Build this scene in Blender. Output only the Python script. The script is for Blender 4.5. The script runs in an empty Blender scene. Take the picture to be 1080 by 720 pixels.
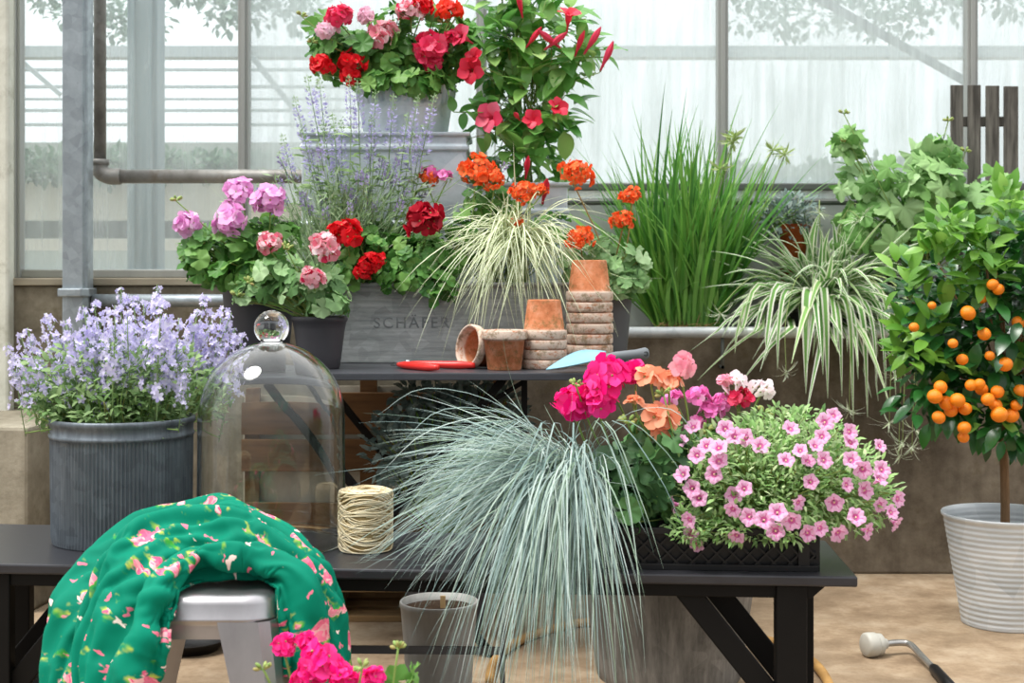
import bpy, math, random
import numpy as np
from mathutils import Matrix, Vector, noise as mnoise

PI = math.pi
SC = bpy.context.scene
COL = SC.collection
RNG = np.random.default_rng(7)
F = 1500.0          # focal length in pixels of the 1080 px wide frame
CX, HY, CAMH = 540.0, 290.0, 1.0


def P(px, py, Y):
    """the point at depth Y that the photograph shows at (px, py)"""
    return np.array([(px - CX) * Y / F, Y, CAMH - (py - HY) * Y / F])


def on_floor(px, py, z=0.0):
    Y = (CAMH - z) * F / (py - HY)
    return np.array([(px - CX) * Y / F, Y, z])


def unit(v):
    v = np.asarray(v, float)
    n = np.linalg.norm(v, axis=-1, keepdims=True)
    return v / np.maximum(n, 1e-9)


# ------------------------------------------------------------------ mesh collector
class MB:
    def __init__(self):
        self.V, self.Fs, self.M, self.n, self.UV = [], [], [], 0, None

    def add(self, v, f, m=0):
        v = np.asarray(v, float).reshape(-1, 3)
        o = self.n
        self.V.append(v)
        if np.isscalar(m):
            m = [m] * len(f)
        self.Fs.extend([tuple(int(i) + o for i in q) for q in f])
        self.M.extend(m)
        self.n += len(v)

    def inst(self, T, R, pos, scale):
        """copies of template T=(V,F,M) with frames R (N,3,3; columns x,y,z)"""
        v, f, m = T
        N = len(pos)
        scale = np.asarray(scale, float)
        if scale.ndim == 1:
            scale = np.repeat(scale[:, None], 3, 1)
        vv = v[None] * scale[:, None, :]
        vv = np.einsum('nij,nkj->nki', R, vv) + np.asarray(pos)[:, None, :]
        k = len(v)
        o = self.n
        self.V.append(vv.reshape(-1, 3))
        for i in range(N):
            b = o + i * k
            self.Fs.extend([tuple(j + b for j in q) for q in f])
            self.M.extend(m)
        self.n += N * k

    def mesh(self, name, mats, origin=(0, 0, 0), smooth=True):
        v = np.concatenate(self.V) - np.asarray(origin)
        me = bpy.data.meshes.new(name)
        lens = np.array([len(q) for q in self.Fs], dtype=np.int32)
        idx = np.fromiter((i for q in self.Fs for i in q), dtype=np.int32)
        me.vertices.add(len(v))
        me.vertices.foreach_set('co', v.astype(np.float32).ravel())
        me.loops.add(len(idx))
        me.loops.foreach_set('vertex_index', idx)
        me.polygons.add(len(lens))
        st = np.concatenate([[0], np.cumsum(lens)[:-1]]).astype(np.int32)
        me.polygons.foreach_set('loop_start', st)
        me.polygons.foreach_set('loop_total', lens)
        me.polygons.foreach_set('material_index', np.array(self.M, dtype=np.int32))
        me.polygons.foreach_set('use_smooth', np.full(len(lens), smooth, dtype=bool))
        if self.UV is not None:
            uv = me.uv_layers.new(name='UVMap')
            uv.data.foreach_set('uv', np.asarray(self.UV, dtype=np.float32)[idx].ravel())
        for mm in (mats if isinstance(mats, (list, tuple)) else [mats]):
            me.materials.append(mm)
        me.update()
        me.validate()
        return me


WM = {}     # world matrices of what has been placed


def thing(name, label, cat, loc, group=None):
    o = bpy.data.objects.new(name, None)
    o.empty_display_size = 0.05
    COL.objects.link(o)
    o.location = [float(x) for x in loc]
    WM[o.name] = Matrix.Translation([float(x) for x in loc])
    tag(o, label, cat, group)
    return o


def tag(o, label, cat, group=None, kind=None):
    if label:
        o['label'] = label
    if cat:
        o['category'] = cat
    if group:
        o['group'] = group
    if kind:
        o['kind'] = kind
    return o


def put(name, me, parent=None, W=None):
    o = bpy.data.objects.new(name, me)
    COL.objects.link(o)
    W = W or Matrix.Identity(4)
    if parent is not None:
        o.parent = parent
        o.matrix_parent_inverse = WM[parent.name].inverted()
    o.matrix_basis = W
    WM[o.name] = W
    return o


def part(name, mb, mats, parent, bevel=0, smooth=True, solid=0, label=None):
    """a mesh collected in world coordinates, hung under its thing"""
    org = np.array(WM[parent.name].translation) if parent is not None else np.concatenate(mb.V).mean(0)
    o = put(name, mb.mesh(name, mats, org, smooth), parent, Matrix.Translation(org.tolist()))
    mods(o, bevel, solid)
    if label:
        o['label'] = label
    return o


def mods(o, bevel=0, solid=0):
    if solid:
        m = o.modifiers.new('thick', 'SOLIDIFY')
        m.thickness = solid
        m.offset = 0
    if bevel:
        m = o.modifiers.new('edge', 'BEVEL')
        m.width = bevel
        m.segments = 2
        m.limit_method = 'ANGLE'
        m.angle_limit = math.radians(35)


def struct(name, mb, mats, bevel=0, smooth=False):
    o = part(name, mb, mats, None, bevel, smooth)
    o['kind'] = 'structure'
    return o


def rot_to(d, spin=0.0):
    """matrix that turns +Z to d"""
    q = Vector((0, 0, 1)).rotation_difference(Vector([float(x) for x in d]))
    return q.to_matrix().to_4x4() @ Matrix.Rotation(spin, 4, 'Z')


# ------------------------------------------------------------------ shapes
def box(mb, lo, hi, m=0, R=None, c=None):
    (x0, y0, z0), (x1, y1, z1) = lo, hi
    v = np.array([(x0, y0, z0), (x1, y0, z0), (x1, y1, z0), (x0, y1, z0),
                  (x0, y0, z1), (x1, y0, z1), (x1, y1, z1), (x0, y1, z1)], float)
    if R is not None:
        v = (v - c) @ np.asarray(R).T + c
    mb.add(v, [(0, 3, 2, 1), (4, 5, 6, 7), (0, 1, 5, 4), (1, 2, 6, 5), (2, 3, 7, 6), (3, 0, 4, 7)], m)


def bar(mb, a, b, w, d, up=(0, 0, 1), m=0):
    """square bar from a to b, w across, d along up"""
    a, b = np.asarray(a, float), np.asarray(b, float)
    t = unit(b - a)
    s = unit(np.cross(t, up))
    u = np.cross(s, t)
    v = [p + s * i * w / 2 + u * j * d / 2 for p in (a, b) for i, j in ((-1, -1), (1, -1), (1, 1), (-1, 1))]
    mb.add(v, [(3, 2, 1, 0), (4, 5, 6, 7), (0, 1, 5, 4), (1, 2, 6, 5), (2, 3, 7, 6), (3, 0, 4, 7)], m)


def prism(mb, pts, lo, hi, m=0, axis=2):
    """polygon pts (2D) extruded along an axis"""
    n = len(pts)
    def vv(p, h):
        q = list(p)
        q.insert(axis, h)
        return q
    v = [vv(p, lo) for p in pts] + [vv(p, hi) for p in pts]
    f = [tuple(range(n))[::-1], tuple(range(n, 2 * n))]
    f += [(i, (i + 1) % n, n + (i + 1) % n, n + i) for i in range(n)]
    mb.add(v, f, m)


def smooth_path(pts, k=6):
    pts = np.asarray(pts, float)
    n = len(pts)
    ext = np.vstack([2 * pts[0] - pts[1], pts, 2 * pts[-1] - pts[-2]])
    out = []
    for i in range(n - 1):
        p0, p1, p2, p3 = ext[i:i + 4]
        for s in range(k):
            t = s / k
            out.append(.5 * (2 * p1 + (p2 - p0) * t + (2 * p0 - 5 * p1 + 4 * p2 - p3) * t * t
                             + (3 * p1 - p0 - 3 * p2 + p3) * t ** 3))
    out.append(pts[-1])
    return np.array(out)


def tube(mb, pts, r, n=6, m=0, caps=True):
    pts = np.asarray(pts, float)
    k = len(pts)
    r = np.full(k, r, float) if np.isscalar(r) else np.asarray(r, float)
    t = unit(np.gradient(pts, axis=0))
    ref = np.array([0.31, 0.2, 0.93]) if abs(t[0][2]) < .9 else np.array([1, .1, 0.])
    s = unit(np.cross(t, ref))
    u = np.cross(t, s)
    a = np.arange(n) * 2 * PI / n
    v = pts[:, None] + r[:, None, None] * (s[:, None] * np.cos(a)[None, :, None] + u[:, None] * np.sin(a)[None, :, None])
    f = [(i * n + j, i * n + (j + 1) % n, (i + 1) * n + (j + 1) % n, (i + 1) * n + j)
         for i in range(k - 1) for j in range(n)]
    if caps:
        f += [tuple(range(n))[::-1], tuple((k - 1) * n + j for j in range(n))]
    mb.add(v, f, m)


def lathe(mb, prof, n=48, c=(0, 0, 0), m=0, A=None, rmod=None, mf=None):
    """revolve (r,z) around Z; A a 3x3 turn about c; mf(k) material per ring"""
    v, f, ms = [], [], []
    a = np.arange(n) * 2 * PI / n
    for k, (r, z) in enumerate(prof):
        rr = np.full(n, r) if rmod is None else r + rmod(a, k)
        v.append(np.stack([rr * np.cos(a), rr * np.sin(a), np.full(n, z)], 1))
    v = np.concatenate(v)
    for k in range(len(prof) - 1):
        for j in range(n):
            f.append((k * n + j, k * n + (j + 1) % n, (k + 1) * n + (j + 1) % n, (k + 1) * n + j))
            ms.append(m if mf is None else mf(k))
    if A is not None:
        v = v @ np.asarray(A).T
    mb.add(v + np.asarray(c), f, ms)


def ellipsoid(mb, c, r, nu=10, nv=7, m=0, A=None):
    prof = [(math.sin(PI * i / nv), -math.cos(PI * i / nv)) for i in range(nv + 1)]
    prof[0] = (1e-4, -1)
    prof[-1] = (1e-4, 1)
    t = MB()
    lathe(t, prof, nu)
    v = np.concatenate(t.V) * np.asarray(r)
    if A is not None:
        v = v @ np.asarray(A).T
    mb.add(v + np.asarray(c), t.Fs, m)


# ------------------------------------------------------------------ leaf and petal templates
def T_oval(W=.4, n=5, fold=.12, curl=.25, tip=1.0, belly=.45, wave=0.0, m=0, twist=0.0):
    """unit-long leaf along +y, its face to +z"""
    v, f = [], []
    for i in range(n + 1):
        t = i / n
        e = math.log(.5) / math.log(belly)
        w = W * .5 * max(0.0, math.sin(PI * (t ** e))) ** (.8 / tip) if 0 < t < 1 else (.02 * W if t == 0 else .01 * W)
        z = -curl * t * t
        wz = wave * math.sin(t * 9)
        v += [(-w, t, z + fold * w * 2 + wz), (0, t, z), (w, t, z + fold * w * 2 - wz)]
    for i in range(n):
        a = i * 3
        f += [(a, a + 1, a + 4, a + 3), (a + 1, a + 2, a + 5, a + 4)]
    return np.array(v), f, [m] * len(f)


def T_disc(rad, n, span=165, cup=.2, wave=.06, k=7, rings=3, m=0, back=0.0):
    """scalloped or lobed round leaf; the stalk joins at the origin, the leaf points to +y"""
    v, f = [(0, 0, 0)], []
    th = np.radians(np.linspace(-span, span, n))
    for q in range(1, rings + 1):
        s = q / rings
        for t in th:
            r = rad(t) * s
            v.append((r * math.sin(t), r * math.cos(t) + back, cup * s * s * .5 + wave * s * s * math.cos(k * t + .6)))
    for j in range(n - 1):
        f.append((0, 1 + j + 1, 1 + j))
        for q in range(rings - 1):
            a = 1 + q * n + j
            f.append((a, a + 1, a + n + 1, a + n))
    return np.array(v, float), f, [m] * len(f)


T_GER = T_disc(lambda t: .5 * (1 + .05 * math.cos(9 * t) + .03 * math.cos(27 * t)) * (1 - .08 * abs(t) / PI), 45, 168, .16, .035, 7)
T_GER2 = T_disc(lambda t: .5 * (1 + .07 * math.cos(7 * t) + .035 * math.cos(21 * t)), 40, 164, -.10, .045, 5)


def _vine(t):
    r = .55 * (.80 + .20 * math.cos(5 * t * .92)) * (1 - .12 * abs(t) / PI)
    return r * (1 + .05 * math.cos(31 * t))


T_VINE = T_disc(_vine, 60, 155, -.12, .016, 11, 4)


def join_T(*Ts):
    V, Fs, M, o = [], [], [], 0
    for v, f, m in Ts:
        V.append(v)
        Fs += [tuple(i + o for i in q) for q in f]
        M += list(m)
        o += len(v)
    return np.concatenate(V), Fs, M


def moved(T, A=None, s=1.0, c=(0, 0, 0)):
    v = T[0] * s
    if A is not None:
        v = v @ np.asarray(A).T
    return v + np.asarray(c), T[1], T[2]


def rx(a):
    return np.array(Matrix.Rotation(a, 3, 'X'))


def ry(a):
    return np.array(Matrix.Rotation(a, 3, 'Y'))


def rz(a):
    return np.array(Matrix.Rotation(a, 3, 'Z'))


def T_floret(np_=5, W=.75, lift=.35, curl=.2, belly=.62, m=0, eye=None, tip=1.5):
    pet = T_oval(W, 6, .05, curl, tip, belly, m=m)
    out = []
    for k in range(np_):
        out.append(moved(pet, rz(k * 2 * PI / np_) @ rx(lift + .12 * ((k * 7) % 3 - 1))))
    if eye is not None:
        t = MB()
        ellipsoid(t, (0, 0, .05), (.13, .13, .1), 6, 4)
        out.append((np.concatenate(t.V), t.Fs, [eye] * len(t.Fs)))
    return join_T(*out)


def frames(d, nrm):
    """leaf frames: y along d, z near nrm"""
    y = unit(d)
    z = unit(nrm - (nrm * y).sum(-1, keepdims=True) * y)
    x = np.cross(y, z)
    return np.stack([x, y, z], -1)


def rdir(n, rng):
    return unit(rng.normal(size=(n, 3)))


def bush(mb, c, rad, n, T, size, rng, shell=.35, up=.5, outw=1.0, face=.6, jit=.5, zmin=None, ok=None, flat=False, fwd=.25):
    """leaves over a rounded mass; `flat` turns the leaf faces outward"""
    c, rad = np.asarray(c, float), np.asarray(rad, float)
    u = rdir(n, rng)
    r = rng.uniform(shell ** 2, 1, n) ** .5
    p = c + u * rad * r[:, None]
    if zmin is not None:
        k = p[:, 2] > zmin
        p, u = p[k], u[k]
    if ok is not None:
        k = np.array([ok(q) for q in p], bool)
        p, u = p[k], u[k]
    n = len(p)
    j = rng.normal(size=(n, 3)) * jit
    if flat:
        nrm = unit(u * outw + np.array([0, -fwd, up]) + j * .6)
        d = unit(np.cross(nrm, rdir(n, rng)) + np.array([0, -.1, -.25]))
    else:
        d = unit(u * outw + np.array([0, 0, up]) + j)
        nrm = unit(u * .3 + np.array([0, -.3, face]) + j * .5)
    s = rng.uniform(size[0], size[1], n)
    Ts = T if isinstance(T, list) else [T]
    R = frames(d, nrm)
    w = rng.integers(0, len(Ts), n)
    for i, t in enumerate(Ts):
        k = w == i
        if k.any():
            mb.inst(t, R[k], p[k], s[k])
    return p


def ribbons(mb, paths, width, mats=(0, 0), fold=.25, upv=None, prof=None):
    """grass blades: paths (B,N,3), one strip per entry in mats"""
    B, N, _ = paths.shape
    t = unit(np.gradient(paths, axis=1))
    if upv is None:
        upv = np.tile([0, -.45, .9], (B, 1))
    s = unit(np.cross(t, upv[:, None, :]))
    nr = np.cross(s, t)
    k = len(mats) + 1
    tt = np.linspace(0, 1, N)
    w = prof if prof is not None else np.clip(1 - tt ** 3, 0.04, 1) * np.clip(.45 + tt * 3, 0, 1)
    width = np.asarray(width, float)
    q = np.linspace(-1, 1, k)
    off = (q[None, None, :, None] * s[:, :, None, :] + (np.abs(q) * fold)[None, None, :, None] * nr[:, :, None, :])
    v = paths[:, :, None, :] + off * (w[None, :] * width[:, None] / 2)[:, :, None, None]
    f, ms = [], []
    for i in range(N - 1):
        for j in range(k - 1):
            a = i * k + j
            f.append((a, a + 1, a + k + 1, a + k))
            ms.append(mats[j])
    o = mb.n
    mb.V.append(v.reshape(-1, 3))
    per = N * k
    for b in range(B):
        z = o + b * per
        mb.Fs.extend([(p + z, q_ + z, r + z, s_ + z) for p, q_, r, s_ in f])
        mb.M.extend(ms)
    mb.n += B * per


def arcs(base, d, L, sag, N=10, wob=0.0, rng=RNG):
    """curved blade paths: leave base along d, sag under their weight"""
    B = len(d)
    t = np.linspace(0, 1, N)
    p = base[:, None, :] + d[:, None, :] * (L[:, None] * t[None])[:, :, None]
    p[:, :, 2] -= (sag * L)[:, None] * t[None] ** 2
    if wob:
        p += (rng.normal(size=(B, 1, 3)) * wob) * (t[None, :, None] ** 2)
    # keep each blade near its own length when it hangs
    seg = np.linalg.norm(np.diff(p, axis=1), axis=2).sum(1)
    f = (L / np.maximum(seg, 1e-6))
    return base[:, None, :] + (p - base[:, None, :]) * np.minimum(1, f * 1.05)[:, None, None]


# ------------------------------------------------------------------ materials
def lin(h):
    h = h.lstrip('#')
    c = [int(h[i:i + 2], 16) / 255 for i in (0, 2, 4)]
    return tuple(x / 12.92 if x <= .04045 else ((x + .055) / 1.055) ** 2.4 for x in c) + (1,)


class NT:
    def __init__(self, name):
        self.m = bpy.data.materials.new(name)
        self.m.use_nodes = True
        self.t = self.m.node_tree
        self.t.nodes.clear()
        self.out = self.t.nodes.new('ShaderNodeOutputMaterial')

    def n(self, typ, **kw):
        nd = self.t.nodes.new(typ)
        for k, v in kw.items():
            if k in nd.inputs:
                self.set(nd.inputs[k], v)
            else:
                setattr(nd, k, v)
        return nd

    def set(self, inp, v):
        if isinstance(v, bpy.types.NodeSocket):
            self.t.links.new(v, inp)
        else:
            inp.default_value = v

    def link(self, a, b):
        self.t.links.new(a, b)

    def ramp(self, fac, stops, interp='LINEAR'):
        r = self.n('ShaderNodeValToRGB')
        r.color_ramp.interpolation = interp
        el = r.color_ramp.elements
        while len(el) < len(stops):
            el.new(.5)
        for e, (p, c) in zip(el, stops):
            e.position = p
            e.color = c if len(c) == 4 else tuple(c) + (1,)
        self.link(fac, r.inputs[0])
        return r.outputs[0]

    def noise(self, scale, detail=4, rough=.6, vec=None, stretch=None):
        co = self.n('ShaderNodeTexCoord').outputs['Object'] if vec is None else vec
        if stretch:
            mp = self.n('ShaderNodeMapping')
            mp.inputs['Scale'].default_value = stretch
            self.link(co, mp.inputs[0])
            co = mp.outputs[0]
        nz = self.n('ShaderNodeTexNoise')
        nz.inputs['Scale'].default_value = scale
        nz.inputs['Detail'].default_value = detail
        nz.inputs['Roughness'].default_value = rough
        self.link(co, nz.inputs['Vector'])
        return nz.outputs['Fac']

    def mix(self, fac, a, b, mode='MIX'):
        x = self.n('ShaderNodeMix', data_type='RGBA', blend_type=mode)
        self.set(x.inputs[0], fac)
        self.set(x.inputs[6], a)
        self.set(x.inputs[7], b)
        return x.outputs[2]

    def bsdf(self, color, rough=.5, metal=0.0, spec=.5, bump=None, bdist=.01, bstr=.5, **kw):
        b = self.n('ShaderNodeBsdfPrincipled')
        self.set(b.inputs['Base Color'], color)
        self.set(b.inputs['Roughness'], rough)
        self.set(b.inputs['Metallic'], metal)
        self.set(b.inputs['Specular IOR Level'], spec)
        for k, v in kw.items():
            self.set(b.inputs[k], v)
        if bump is not None:
            bp = self.n('ShaderNodeBump')
            bp.inputs['Distance'].default_value = bdist
            bp.inputs['Strength'].default_value = bstr
            self.link(bump, bp.inputs['Height'])
            self.link(bp.outputs[0], b.inputs['Normal'])
        return b.outputs[0]

    def done(self, sh):
        self.link(sh, self.out.inputs['Surface'])
        return self.m


def leaf_mat(name, cols, rough=.5, trans=.3, spec=.4, tcol=None):
    """each leaf takes its own tone from cols"""
    t = NT(name)
    ri = t.n('ShaderNodeNewGeometry').outputs['Random Per Island']
    k = len(cols)
    c = t.ramp(ri, [(i / max(1, k - 1), lin(h)) for i, h in enumerate(cols)])
    b = t.bsdf(c, rough, 0, spec)
    tr = t.n('ShaderNodeBsdfTranslucent')
    tc = t.mix(1.0, c, lin(tcol), 'MULTIPLY') if tcol else c
    t.set(tr.inputs[0], tc)
    mx = t.n('ShaderNodeMixShader')
    mx.inputs[0].default_value = trans
    t.link(b, mx.inputs[1])
    t.link(tr.outputs[0], mx.inputs[2])
    return t.done(mx.outputs[0])


def plain(name, h, rough=.5, metal=0., spec=.5, var=.0, vs=20, bump=0, h2=None, stretch=None):
    t = NT(name)
    c = lin(h)
    bp = None
    if var or h2 or bump:
        nz = t.noise(vs, 5, .65, stretch=stretch)
        if bump:
            bp = nz
        c2 = lin(h2) if h2 else tuple(x * (1 - var) for x in c[:3]) + (1,)
        c = t.ramp(nz, [(.35, c2), (.65, c)])
    return t.done(t.bsdf(c, rough, metal, spec, bp, bdist=bump or .01))
# ================================================================== materials of the place
def concrete(name, base, dark, light, streak=True, moss=None, rough=.9, scale=1.0, top_dirt=None):
    t = NT(name)
    a = t.noise(2.2 * scale, 8, .68)
    b = t.noise(14 * scale, 6, .7)
    c = t.ramp(a, [(.3, lin(dark)), (.52, lin(base)), (.72, lin(light))])
    c = t.mix(.35, c, t.ramp(b, [(.3, lin(dark)), (.7, lin(light))]))
    if streak:
        s = t.noise(9 * scale, 5, .6, stretch=(1.2, 1.2, .09))
        c = t.mix(t.ramp(s, [(.42, (0, 0, 0)), (.7, (.42, .42, .42))]), c, lin(dark))
    if moss:
        s = t.noise(5 * scale, 6, .75)
        c = t.mix(t.ramp(s, [(.55, (0, 0, 0)), (.7, (.7, .7, .7))]), c, lin(moss))
    f = t.noise(60 * scale, 3, .6)
    return t.done(t.bsdf(c, rough, 0, .25, f, bdist=.003))


def galvanised(name, h='#a9b1b6', h2='#8d969c', rough=.45, metal=.65, scale=30, streak=None, rust=None):
    t = NT(name)
    tc = t.n('ShaderNodeTexCoord').outputs['Object']
    vo = t.n('ShaderNodeTexVoronoi')
    vo.inputs['Scale'].default_value = scale
    t.link(tc, vo.inputs['Vector'])
    nz = t.noise(scale * .3, 6, .7, stretch=streak)
    c = t.ramp(nz, [(.3, lin(h2)), (.7, lin(h))])
    sx = t.n('ShaderNodeSeparateColor')
    t.link(vo.outputs['Color'], sx.inputs[0])
    c = t.mix(.22, c, t.ramp(sx.outputs[0], [(0, (.2,) * 3), (1, (.8,) * 3)]), 'OVERLAY')
    if rust:
        s = t.noise(7, 8, .75)
        c = t.mix(t.ramp(s, [(.56, (0, 0, 0)), (.7, (.6, .6, .6))]), c, lin(rust))
    return t.done(t.bsdf(c, t.ramp(nz, [(.3, (rough + .12,) * 3), (.7, (rough - .06,) * 3)]), metal, .5, nz, bdist=.002))


def hazy_glass(name, haze=.42):
    t = NT(name)
    s = t.noise(6, 6, .7, stretch=(5, 1, .25))
    s2 = t.noise(2.0, 5, .6, stretch=(1, 1, .5))
    f = t.n('ShaderNodeMath', operation='MULTIPLY')
    t.link(t.ramp(s, [(.3, (.62,) * 3), (.7, (1.2,) * 3)]), f.inputs[0])
    t.link(t.ramp(s2, [(.3, (haze * .55,) * 3), (.7, (haze * 1.35,) * 3)]), f.inputs[1])
    tr = t.n('ShaderNodeBsdfTransparent')
    tr.inputs[0].default_value = (.965, .985, .985, 1)
    df = t.n('ShaderNodeBsdfDiffuse')
    df.inputs[0].default_value = lin('#d0dada')
    tl = t.n('ShaderNodeBsdfTranslucent')
    tl.inputs[0].default_value = lin('#e8f0f0')
    h = t.n('ShaderNodeMixShader')
    h.inputs[0].default_value = .55
    t.link(df.outputs[0], h.inputs[1])
    t.link(tl.outputs[0], h.inputs[2])
    m = t.n('ShaderNodeMixShader')
    t.link(f.outputs[0], m.inputs[0])
    t.link(tr.outputs[0], m.inputs[1])
    t.link(h.outputs[0], m.inputs[2])
    gl = t.n('ShaderNodeBsdfGlossy')
    gl.inputs['Roughness'].default_value = .15
    g = t.n('ShaderNodeMixShader')
    g.inputs[0].default_value = .03
    t.link(m.outputs[0], g.inputs[1])
    t.link(gl.outputs[0], g.inputs[2])
    return t.done(g.outputs[0])


M_floor = (lambda t: t.done(t.bsdf(
    t.mix(t.ramp(t.noise(1.6, 8, .7, stretch=(1, 1, 1)), [(.48, (0, 0, 0)), (.68, (.8, .8, .8))]),
          t.ramp(t.noise(7, 7, .72), [(.28, lin('#75604a')), (.5, lin('#978269')), (.72, lin('#b3a189'))]),
          lin('#6f5d49')), .85, 0, .3, t.noise(45, 4, .6), bdist=.003)))(NT('floor_concrete'))
M_wall = concrete('dirty_concrete', '#6c6153', '#352c23', '#978c7b', True, moss='#55492f')
M_wall_pale = concrete('pale_concrete', '#877e6c', '#3f3526', '#aaa391', moss='#55492c')
M_pillar = concrete('pillar_plaster', '#dcdccf', '#b5b3a4', '#ececdf', streak=False, moss='#8f8a72', scale=.9)
M_panel = plain('painted_panel', '#c3c8c6', .6, 0, .4, .08, 5, 0, None, (1, 1, .2))
M_galv = galvanised('galvanised_steel')
M_galv_dk = galvanised('old_pipe_steel', '#9b9a96', '#77746f', .55, .5, 25, None, '#6d5c4c')
M_alu = plain('window_bar_metal', '#a9aaa6', .5, .5, .5, .15, 12, 0, None, (1, 1, .1))
M_alu_dk = plain('window_bar_dark', '#6f726f', .5, .4, .5, .2, 12, 0, None, (.2, 1, 1))
M_sill = plain('weathered_sill', '#a49a86', .8, 0, .3, .4, 14, .002, None, (.3, 1, 1))
M_glass = hazy_glass('dusty_glass', .52)
M_glass_clear = hazy_glass('clearer_glass', .27)
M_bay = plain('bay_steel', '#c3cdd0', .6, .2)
M_white = plain('white_panel', '#dde2e0', .8, 0, .3)
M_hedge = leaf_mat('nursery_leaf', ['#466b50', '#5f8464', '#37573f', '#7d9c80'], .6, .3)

# ================================================================== room shell
YW, YG = 4.76, 5.05
b = MB()
box(b, (-3.6, .6, -.1), (3.6, 9.5, 0))
struct('floor', b, M_floor)

b = MB()                                     # low front wall with its hollow planting ledge
box(b, (-.18, YW, 0), (3.4, YW + .07, .805))
box(b, (-.18, YW + .07, 0), (3.4, YG, .70))
struct('wall_back', b, M_wall, .008)
b = MB()
box(b, (-2.6, YW, 0), (-.18, YG, .965))
struct('wall_side', b, M_wall_pale, .008)
b = MB()                                     # smooth painted panel below the glass
box(b, (-.17, YG, .62), (3.4, YG + .05, 1.255))
struct('wall_panel', b, M_panel, .004)
b = MB()
box(b, (-2.5, YW - .015, .965), (-.18, YG - .01, .99))
struct('trim_19', b, M_sill, .004)

# concrete pillar and its ledge at the side
b = MB()
box(b, (-2.6, 4.70, .4), (P(9, 0, 4.70)[0], 4.76, 2.6))
struct('wall_left', b, M_pillar, .01)
b = MB()
c0 = P(30, 450, 4.2)
box(b, (-2.9, 4.2, 0), (c0[0], 4.9, c0[2]), 0, rz(math.radians(-7)), c0)
struct('wall_ledge', b, concrete('stained_concrete', '#8c8574', '#4a4030', '#b0a998', True, moss='#5c5133'), .012)

# glazing: one pane per bay, metal bars between
bars = [(-2.3, None), (19, 6), (258.5, 6), (508, 6), (761, 6), (1022.5, 6), (1290, 6)]
xs = []
for px, hw in bars:
    xs.append(px if hw is None else P(px, 0, YG)[0])
for i in range(len(xs) - 1):
    lo = .99 if xs[i + 1] < -.3 or i < 2 else 1.255
    b = MB()
    box(b, (xs[i] + .012, YG + .005, lo), (xs[i + 1] - .012, YG + .009, 2.7))
    w = struct('window_%d' % (i + 1), b, M_glass_clear if i < 2 else M_glass)
for i, (px, hw) in enumerate(bars[1:]):
    x = P(px, 0, YG)[0]
    lo = .99 if px < 300 else 1.255
    b = MB()
    box(b, (x - .019, YG - .035, lo), (x + .019, YG + .02, 2.7))
    box(b, (x - .008, YG - .045, lo), (x + .008, YG - .035, 2.7))
    struct('trim_%d' % (i + 1), b, M_alu, .003)
# bottom rails of the glazing
b = MB()
box(b, (-.17, YG - .02, 1.30), (3.4, YG + .03, 1.325))
struct('trim_7', b, M_alu_dk, .004)
b = MB()
tube(b, [(-.17, YG - .04, 1.258), (3.4, YG - .04, 1.258)], .012, 10)
struct('trim_8', b, M_alu_dk)
b = MB()
box(b, (-2.4, YG - .02, .99), (-.2, YG + .03, 1.02))
struct('trim_9', b, M_alu, .004)

# ------------------------------------------------------------------ next bay beyond the glass
b = MB()
box(b, (P(134, 0, 5.9)[0], 5.9, 0), (P(166, 0, 5.9)[0], 6.03, 3.2))
box(b, (P(139, 0, 5.9)[0], 5.885, 0), (P(143, 0, 5.9)[0], 5.9, 3.2))
box(b, (P(157, 0, 5.9)[0], 5.885, 0), (P(161, 0, 5.9)[0], 5.9, 3.2))
struct('trim_10', b, plain('bay_post_steel', '#64787e', .6, .2), .004)
b = MB()
z0 = P(0, 60, 6.6)[2]
box(b, (-3.4, 6.6, z0), (3.6, 6.7, z0 + .052))
struct('trim_11', b, M_bay)
for i, (y, th) in enumerate([(73, 3), (91, 3), (104, 2), (116, 3), (131, 3)]):
    b = MB()
    q = P(0, y, 7.2)
    box(b, (-3.6, 7.2, q[2] - th * .0020), (-.7, 7.24, q[2] + th * .0020))
    struct('trim_%d' % (20 + i), b, M_bay)
b = MB()
bar(b, P(855, -6, 5.6), P(1022, 88, 5.6), .028, .028, (0, 1, 0))
struct('trim_12', b, plain('brace_steel', '#566064', .5, .5))
b = MB()
bar(b, P(20, 62, 6.3), P(64, 100, 6.3), .02, .02, (0, 1, 0))
struct('trim_13', b, M_bay)
b = MB()
bar(b, P(262, 55, 6.3), P(330, 140, 6.3), .025, .025, (0, 1, 0))
struct('trim_14', b, M_bay)
b = MB()
box(b, (-3.6, 7.0, P(0, 232, 7)[2]), (3.8, 7.06, P(0, 192, 7)[2]))
box(b, (-3.6, 6.95, P(0, 264, 7)[2]), (3.8, 7.0, P(0, 252, 7)[2]))
struct('trim_15', b, plain('bay_bench', '#e6e4d8', .7))
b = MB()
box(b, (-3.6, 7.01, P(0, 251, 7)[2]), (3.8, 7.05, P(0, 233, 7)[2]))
struct('trim_16', b, plain('bay_bench_dark', '#4c524e', .8))  # dark band between the two pale bench strips
b = MB()
box(b, (-4.2, 8.6, 0), (-.9, 8.7, P(0, 150, 8.6)[2]))
struct('wall_far', b, plain('far_wall', '#a6b1ab', .8))
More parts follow.
